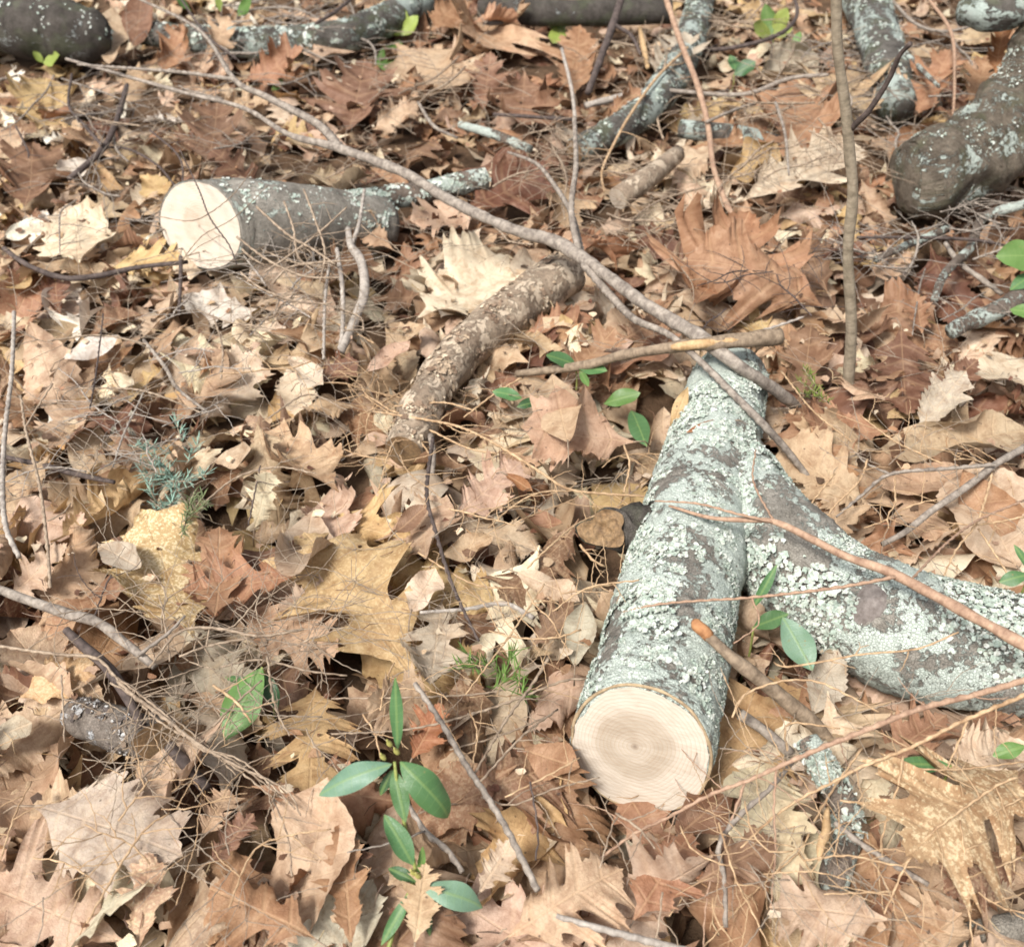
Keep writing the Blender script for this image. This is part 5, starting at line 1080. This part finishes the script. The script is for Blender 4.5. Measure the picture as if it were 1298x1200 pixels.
for pts, rp, hh, mm in [([(131, 398), (122, 470), (114, 518)], [1, 1.2, 1], (.07, .03), 'dark_twig'), ([(182, 498), (157, 550), (143, 592)], [1.2, 1.4, 1.1], (.05, .03), 'pale_twig'), ([(60, 432), (130, 425), (200, 440)], [1.2, 1.4, 1.2], (.05, .05), 'dull_twig'), ([(100, 492), (180, 495), (260, 525)], [1.2, 1.4, 1], (.04, .04), 'dull_twig'), ([(255, 640), (300, 605), (350, 592), (400, 600)], [1.2, 1.4, 1.3, 1], (.05, .04), 'dull_twig'), ([(330, 590), (322, 630), (315, 665)], [.9, 1.1, 1], (.06, .05), 'dark_twig'), ([(280, 480), (282, 440), (270, 400)], [1.3, 1.4, 1.1], (.03, .05), 'dull_twig'), ([(340, 530), (390, 500), (440, 520)], [1.1, 1.2, 1], (.04, .04), 'dull_twig'), ([(120, 780), (135, 740), (143, 725)], [1, 1.2, 1], (.05, .05), 'dark_twig'), ([(330, 755), (300, 790), (280, 800)], [1, 1.1, .9], (.06, .05), 'dull_twig'), ([(190, 165), (230, 205), (225, 270)], [1.2, 1.3, 1], (.10, .10), 'dark_twig'), ([(60, 120), (120, 150), (180, 160)], [1.3, 1.5, 1.2], (.06, .06), 'dull_twig'), ([(20, 160), (35, 190), (36, 200)], [1.2, 1.3, 1], (.05, .05), 'dark_twig'), ([(230, 0), (262, 45), (300, 75)], [1.4, 1.5, 1.2], (.12, .10), 'dark_twig'), ([(400, 30), (425, 15), (450, -5)], [2.2, 2.4, 2], (.12, .14), 'dark_twig')]:
    twig(pts, rp, mm, None, 'twig', 'twig', False, 6, rt_.choice((1, 2, 3)), (.02, .07), .0006, hh, words={'dark_twig': 'hair thin dark twig', 'pale_twig': 'thin pale twig', 'dull_twig': 'thin dull brown twig'}[mm])
# brushy zones: dead conifer sprays, top right, beside the short sawn log, centre left
for (x0, y0, x1, y1, cnt, mm, words) in [(820, 0, 1060, 240, 24, 'dull_twig', 'dead conifer spray'), (1080, 20, 1220, 270, 16, 'grey_twig', 'wiry grey twig'), (1100, 270, 1290, 440, 12, 'grey_twig', 'wiry grey twig'), (300, 210, 470, 420, 16, 'dull_twig', 'dead conifer spray'), (380, 430, 540, 640, 10, 'tan_twig', 'wispy tan twig'), (180, 760, 420, 930, 11, 'dull_twig', 'wispy dull twig'), (20, 90, 320, 300, 12, 'grey_twig', 'thin grey twig'), (560, 40, 900, 330, 15, 'dull_twig', 'thin dull brown twig'), (100, 350, 400, 600, 13, 'pale_twig', 'wispy pale twig'), (930, 960, 1140, 1190, 3, 'tan_twig', 'wispy tan twig'), (550, 560, 780, 900, 8, 'tan_twig', 'wispy tan twig'), (0, 900, 300, 1180, 5, 'tan_twig', 'wispy tan twig'), (880, 280, 1060, 420, 6, 'dark_twig', 'hair thin dark twig'), (150, -10, 560, 110, 14, 'grey_twig', 'thin grey twig'), (960, 560, 1298, 720, 5, 'tan_twig', 'wispy tan twig')]:
    for k in range(cnt):
        x, y = rt_.uniform(x0, x1), rt_.uniform(y0, y1); ln = rt_.uniform(60, 140) * (1 if y > 500 else .9); a = rt_.gauss(0, .7) + rt_.choice((0, math.pi)) if rt_.random() < .6 else rt_.uniform(0, 6.28); q = []
        for i in range(5):
            q.append((x, y)); x += math.cos(a) * ln / 4; y += math.sin(a) * ln / 4 * .7; a += rt_.gauss(0, .28)
        hh = rt_.uniform(.02, .06); r0 = rt_.uniform(.7, 1.15)
        r0 *= 1.25 if y < 330 else 1
        twig(q, [1.0 * r0, 1.3 * r0, 1.2 * r0, 1.0 * r0, .8 * r0], mm, None, 'twig', 'twig', False, 5, rt_.choice((3, 5, 6, 8)) + (4 if y < 330 else 0), (.03, .10) if y > 330 else (.05, .17), .0006, (hh, hh + rt_.uniform(-.01, .04)), words=words)
bz = Geo(); rb9 = random.Random(99)
for (x0, y0, x1, y1, cnt) in [(-20, 350, 430, 640, 80), (-20, 60, 330, 330, 45), (300, 220, 500, 420, 45), (210, 740, 460, 960, 34), (380, 430, 800, 900, 60), (820, -20, 1240, 280, 85), (430, -20, 830, 330, 55), (-20, -20, 560, 120, 30), (850, 900, 1150, 1200, 28), (950, 450, 1310, 720, 30), (0, 900, 400, 1200, 20)]:
    for k in range(cnt):
        p = on_pile(rb9.uniform(x0, x1), rb9.uniform(y0, y1), rb9.uniform(.015, .05)); a = rb9.uniform(0, 6.28); d = np.array([math.cos(a), math.sin(a), rb9.uniform(-.05, .3)])
        ln = rb9.uniform(.07, .22); r0 = max(.0006, .5 * depth(p) / FPX) * rb9.uniform(.7, 1.2)
        def strand(p, d, ln, r0, lv):
            P9 = [p]
            for q in range(6):
                d = unit(d + np.array([rb9.gauss(0, .16), rb9.gauss(0, .16), rb9.gauss(0, .12) - .03])); P9.append(P9[-1] + d * ln / 6)
            P9 = np.array(P9)
            if inside_logs(P9).max() > 0: return
            K9, k9 = knobbly(catmull(P9, 3), np.linspace(r0, r0 * .5, 19), rb9, .006, .0004); tube(bz, K9, k9, 5, True)
            if lv:
                for q in range(rb9.randint(2, 5)):
                    m9 = rb9.randint(1, 5); t9 = unit(P9[m9 + 1] - P9[m9]); sd9 = unit(np.cross(t9, [0, 0, 1.0])) * rb9.choice((-1, 1))
                    strand(P9[m9], unit(t9 * .7 + sd9 * .8 + np.array([0, 0, rb9.uniform(-.1, .4)])), ln * rb9.uniform(.25, .5), r0 * .7, 0)
        strand(p, unit(d), ln, r0, 1)
ob = bz.build('fine_brush', M['brush'], loc=np.zeros(3)); tag(ob, 'loose mesh of the finest dead conifer twiglets strewn over the litter', 'brush', kind='stuff')
auto_label([(o, p, w) for o, p, w, c, g_ in AUTO_T], 'twig', 'loose twigs lying over the leaves')

# ------------------------------------------------------------------ green plants
GREENS = {'laurel': (.08, .17, .065), 'teal': (.15, .25, .17), 'dark': (.04, .095, .035), 'lime': (.30, .36, .09), 'fresh': (.12, .22, .06)}
rg_ = random.Random(77)
def green_leaf(b, t, col, parent=None, wide=1.0, curl=.5, cross=.5, face=.5, name='leaf', kind='laurel', stalk=True):
    L = np.linalg.norm(t - b); X = unit(t - b)
    V, F, fl, ve = leaf_arrays(rg_, kind, L, wide, curl, cross, .006, 0, rg_.gauss(0, .25), .16)
    up = unit(np.array([0, 0, 1.0]) * (1 - face) + unit(CAM - (b + t) / 2) * face); Zn = unit(up - X * up.dot(X)); Y = np.cross(Zn, X)
    W = b + V[:, :1] * X + V[:, 1:2] * Y + V[:, 2:] * Zn
    g = Geo(); g.add(W, F, flat=fl, vein=ve, tint=[(*jitter(GREENS[col], rg_, .1), 0)] * len(W))
    return g.build(name, M['green'], parent, loc=None if parent is not None else W.mean(0))

sg = empty('laurel_seedling', on_pile(488, 1215, .0)); tag(sg, 'young laurel seedling with glossy green leaves at the bottom centre', 'seedling')
def S(x, y, h): return at(x, y, h)
stem = catmull(np.array([on_pile(486, 1225, 0), S(505, 1160, .09), S(526, 1110, .12), S(517, 1065, .15), S(506, 1010, .185), S(500, 965, .21)]), 8)
g = Geo(); tube(g, stem, np.linspace(.0022, .0014, len(stem)), 8, True); g.build('stem', M['stem'], sg)
for (bx, by, bh, tx, ty, th, col, wd, cu, cr, fc) in [
    (497, 968, .21, 404, 1008, .185, 'teal', .85, -.9, -.4, .4), (507, 965, .21, 568, 1036, .165, 'laurel', 1.05, -1.7, -.5, .5), (504, 950, .21, 501, 858, .215, 'laurel', .42, .3, .9, .35),
    (499, 974, .20, 514, 1042, .18, 'laurel', .85, -.7, .6, .7), (487, 1032, .17, 524, 1096, .145, 'laurel', 1.0, -.8, .5, .7), (530, 1118, .12, 492, 1100, .12, 'dark', .95, -.7, .5, .55),
    (532, 1120, .12, 536, 1072, .15, 'fresh', .55, .3, .8, .6), (534, 1122, .12, 612, 1150, .10, 'teal', 1.0, -1.2, -.4, .5), (524, 1128, .11, 483, 1198, .08, 'laurel', .55, -.5, .7, .6), (535, 1125, .11, 545, 1186, .08, 'dark', .6, -.5, .5, .6), (497, 975, .2, 482, 1008, .18, 'dark', .8, -.4, .3, .6)]:
    green_leaf(S(bx, by, bh), S(tx, ty, th), col, sg, wd, cu, cr, fc)
for (x, y, h) in [(496, 945, .22), (488, 962, .215), (505, 955, .22), (526, 1108, .13), (532, 1112, .13)]:
    g = Geo(); p = S(x, y, h); tube(g, catmull(np.array([p, p + np.array([-.002, 0, .005]), p + np.array([-.003, -.001, .011])]), 3), [.0016, .0023, .0026, .0022, .0014, .001, .0006], 7, True); g.build('bud', twig_material('green_bud', (.34, .33, .09), (.5, .47, .16), .5) if not D.materials.get('green_bud') else D.materials['green_bud'], sg)

def sprig(name, label, leaves, stem_pts=None, cat='plant'):
    r = empty(name, on_pile(*stem_pts[0], 0) if stem_pts else on_pile(leaves[0][0], leaves[0][1], 0)); tag(r, label, cat)
    for (bx, by, bh, tx, ty, th, col, wd, cu, cr, fc) in leaves:
        b_ = on_pile(bx, by, bh); green_leaf(b_, at(tx, ty, b_[2] + th - bh), col, r, wd, cu, cr, fc)
    c = on_pile(leaves[0][0], leaves[0][1], leaves[0][2]); q = c.copy(); q[2] = 0.0
    g = Geo(); tube(g, catmull(np.array([q, (q + c) / 2 + np.array([.003, 0, 0]), c]), 4), [.0014] * 9, 6, True); g.build('stem', M['stem'], r)
    return r
sprig('laurel_sprig', 'broad green leaf poking through dead twigs left of the golden leaf', [(332, 846, .06, 285, 938, .03, 'fresh', 1.25, -.3, .4, .5), (318, 862, .04, 285, 858, .04, 'laurel', .8, .8, .5, .4), (332, 850, .05, 352, 898, .03, 'dark', 1.0, -.4, .4, .5)])
sprig('laurel_sprig', 'low green sprig behind the big tan oak leaf, under the broken stick', [(730, 462, .03, 692, 450, .05, 'laurel', 1.3, -.3, .2, .5), (730, 465, .04, 770, 470, .05, 'laurel', 1.2, -.3, .2, .4), (662, 505, .03, 624, 496, .035, 'laurel', 1.2, -.5, .4, .4), (690, 508, .03, 655, 516, .03, 'dark', 1.1, -.5, .4, .4), (765, 512, .03, 812, 498, .05, 'fresh', 1.3, -.3, .2, .5), (800, 520, .05, 820, 566, .05, 'laurel', .9, -.4, .3, .5), (735, 470, .04, 746, 490, .04, 'fresh', .8, -.3, .2, .4), (690, 508, .04, 700, 480, .05, 'lime', .8, .3, .3, .5)])
sprig('laurel_sprig', 'two dark glossy leaves in the dark gap inside the log fork', [(955, 795, .05, 1000, 778, .08, 'laurel', 1.2, -.3, .3, .5), (992, 782, .08, 1030, 850, .06, 'teal', 1.35, -.3, .3, .6), (955, 770, .07, 985, 715, .09, 'laurel', .5, .3, .9, .5)])
sprig('laurel_sprig', 'glossy green leaves at the right edge below the curved log', [(1325, 325, .10, 1262, 325, .10, 'fresh', 1.7, -.4, .3, .65), (1325, 400, .08, 1280, 392, .07, 'fresh', 1.3, -.4, .3, .5), (1315, 345, .10, 1280, 368, .08, 'laurel', 1.1, -.4, .3, .5)])
sprig('laurel_sprig', 'green leaves at the right edge just above the lichen limb', [(1305, 728, .10, 1266, 738, .09, 'laurel', 1.3, -.4, .3, .5), (1305, 722, .10, 1285, 690, .12, 'laurel', .7, -.4, .6, .5)])
sprig('laurel_sprig', 'narrow green leaf lying above the speckled golden leaf', [(1205, 970, .05, 1130, 968, .05, 'laurel', .7, -.3, .5, .4), (1300, 945, .06, 1258, 958, .05, 'fresh', 1.3, -.4, .3, .4)])
sprig('green_sprig', 'bright lime green sprig at the top edge, left of centre', [(508, 45, .03, 530, 20, .08, 'lime', 1.4, .3, .3, .6), (508, 45, .03, 488, 28, .07, 'lime', 1.3, .3, .3, .6), (508, 45, .03, 512, 10, .09, 'lime', 1.3, .3, .3, .6), (506, 50, .02, 486, 90, .02, 'fresh', .8, .3, .3, .6)])
sprig('green_sprig', 'lime green leafy sprig at the top edge left of the sapling', [(980, 45, .05, 998, 10, .12, 'lime', 1.5, .3, .3, .6), (978, 48, .05, 955, 30, .10, 'lime', 1.4, .3, .3, .6), (978, 45, .05, 970, 5, .12, 'fresh', 1.3, .3, .3, .6), (984, 48, .05, 1005, 35, .08, 'lime', 1.2, .3, .3, .6), (1005, 60, .04, 1015, 40, .07, 'fresh', 1.2, .3, .3, .6)])
sprig('green_sprig', 'dark green leaf low beside the reddish twig near the top', [(930, 95, .03, 958, 78, .06, 'dark', 1.8, .3, .3, .6), (935, 90, .03, 925, 70, .05, 'laurel', 1.2, .3, .3, .6)])
sprig('green_sprig', 'small yellow green leaves beneath the dark weathered log', [(55, 80, .02, 42, 65, .05, 'lime', 1.5, .3, .3, .6), (55, 80, .02, 75, 70, .05, 'lime', 1.4, .3, .3, .6)])
sprig('green_sprig', 'green leaves at the top edge above the lichen log', [(240, 12, .04, 222, -5, .08, 'fresh', 1.3, .3, .3, .6), (300, 20, .04, 318, -2, .09, 'fresh', 1.2, .3, .3, .6), (280, 15, .04, 275, -5, .08, 'lime', 1.3, .3, .3, .6)])
sprig('green_sprig', 'small green leaf below the crumpled brown leaf at the top', [(345, 115, .03, 358, 100, .05, 'fresh', 1.5, .3, .3, .6)])
sprig('green_sprig', 'pale green leaves lying over the slim dark log at the top', [(712, 35, .05, 732, 18, .08, 'teal', 1.2, .3, .3, .6), (712, 35, .05, 690, 25, .07, 'fresh', 1.2, .3, .3, .6), (714, 32, .05, 700, 55, .04, 'lime', 1.0, .3, .3, .6)])
def tuft(name, label, cx, cy, n, col, spread, ln, mname):
    r = empty(name, on_pile(cx, cy, 0)); tag(r, label, 'plant'); g = Geo()
    for k in range(n):
        bx, by = cx + rg_.gauss(0, spread[0]), cy + rg_.gauss(0, spread[1]); b = on_pile(bx, by, .03); d0 = unit(np.array([rg_.gauss(0, 1), rg_.gauss(0, 1), .35])); S_ = [b]
        for i in range(4): S_.append(S_[-1] + unit(d0 + np.array([0, 0, .1])) * .010)
        S_ = np.array(S_); g2 = Geo(); tube(g2, S_, [.001] * 5, 5, True); g2.build('stem', M['dull_twig'], r)
        for q in range(26):
            p = S_[0] + (S_[-1] - S_[0]) * rg_.random(); d = unit(unit(S_[-1] - S_[0]) * .6 + np.array([rg_.gauss(0, 1), rg_.gauss(0, 1), abs(rg_.gauss(0, .8))])); l = ln * rg_.uniform(.7, 1.2); s = unit(np.cross(d, [0, 0, 1.0])) * .0008
            c = jitter(col, rg_, .25); g.add([p - s, p + s, p + d * l * .7 + s * .9, p + d * l, p + d * l * .7 - s * .9], [(0, 1, 2, 3, 4)], tint=[(*c, 1)] * 5)
    o = g.build('needles', M['bits'], r, smooth=False); o['kind'] = 'stuff'
tuft('pine_tuft', 'blue green tuft of conifer needles among tan leaves at mid left', 222, 606, 18, (.24, .36, .29), (13, 22), .017, 'x')
tuft('pine_tuft', 'darker dull green needle tuft just below the blue green one', 243, 655, 5, (.13, .16, .075), (8, 8), .015, 'x')
tuft('grass_tuft', 'sparse green wisps right of the golden yellow leaf', 622, 858, 5, (.12, .20, .05), (16, 10), .02, 'x')
tuft('moss_tuft', 'small green mossy tuft at the foot of the sapling', 1046, 503, 5, (.14, .18, .04), (12, 6), .012, 'x')

# ------------------------------------------------------------------ ground
xs = np.concatenate([-np.geomspace(40, 3.2, 18), np.linspace(-3, 3, 110), np.geomspace(3.2, 40, 18)]); ys = np.concatenate([-np.geomspace(40, .8, 18) , np.linspace(-.6, 5, 100), np.geomspace(5.2, 60, 18)])
V = np.array([(x, y, ground_h(x, y) - .004) for x in xs for y in ys]); ny = len(ys)
F = [(i * ny + j, (i + 1) * ny + j, (i + 1) * ny + j + 1, i * ny + j + 1) for i in range(len(xs) - 1) for j in range(ny - 1)]
g = Geo(); g.add(V, F); go = g.build('ground', M['soil'], loc=np.zeros(3)); tag(go, 'dark forest soil beneath the leaves', 'ground', kind='structure')

for o in D.objects:
    if '_o' in o: del o['_o']

# ------------------------------------------------------------------ light
w = D.worlds.new('World'); scene.world = w; w.use_nodes = True; nt = w.node_tree
sky = nt.nodes.new('ShaderNodeTexSky'); sky.sky_type = 'NISHITA'; sky.sun_disc = False
SUN_EL, SUN_AZ = R(56), R(222)          # compass bearing from +Y, clockwise: behind the camera to the left
sky.sun_elevation = SUN_EL; sky.sun_rotation = SUN_AZ; sky.air_density = 1.0; sky.dust_density = 4.0; sky.ozone_density = 1.0
bg = nt.nodes['Background']; hs = nt.nodes.new('ShaderNodeHueSaturation'); hs.inputs['Saturation'].default_value = .4; nt.links.new(sky.outputs[0], hs.inputs['Color']); nt.links.new(hs.outputs[0], bg.inputs[0]); bg.inputs[1].default_value = .115
sd = D.lights.new('sun', 'SUN'); sd.energy = 3.2; sd.angle = R(14); sd.color = (1, .96, .91)
so_ = D.objects.new('sun', sd); COL.objects.link(so_)
dirv = Vector((math.sin(SUN_AZ) * math.cos(SUN_EL), math.cos(SUN_AZ) * math.cos(SUN_EL), math.sin(SUN_EL)))
so_.rotation_euler = dirv.to_track_quat('Z', 'Y').to_euler(); so_.location = dirv * 10

cd = D.cameras.new('camera'); cam = D.objects.new('camera', cd); COL.objects.link(cam)
cam.location = (0, 0, 1); cam.rotation_euler = (R(90) - PITCH, 0, 0); cd.sensor_fit = 'HORIZONTAL'; cd.sensor_width = 36; cd.lens = 36 * FPX / 1298
cd.clip_start = .02; cd.clip_end = 300; cd.dof.use_dof = True; cd.dof.focus_distance = 1.18; cd.dof.aperture_fstop = 7
scene.camera = cam
scene.view_settings.view_transform = 'Standard'; scene.view_settings.look = 'None'; scene.view_settings.exposure = 0.6; scene.view_settings.gamma = 1
scene.cycles.filter_width = 1.7
scene.cycles.max_bounces = 6
try: scene.cycles.use_denoising = True
except Exception: pass
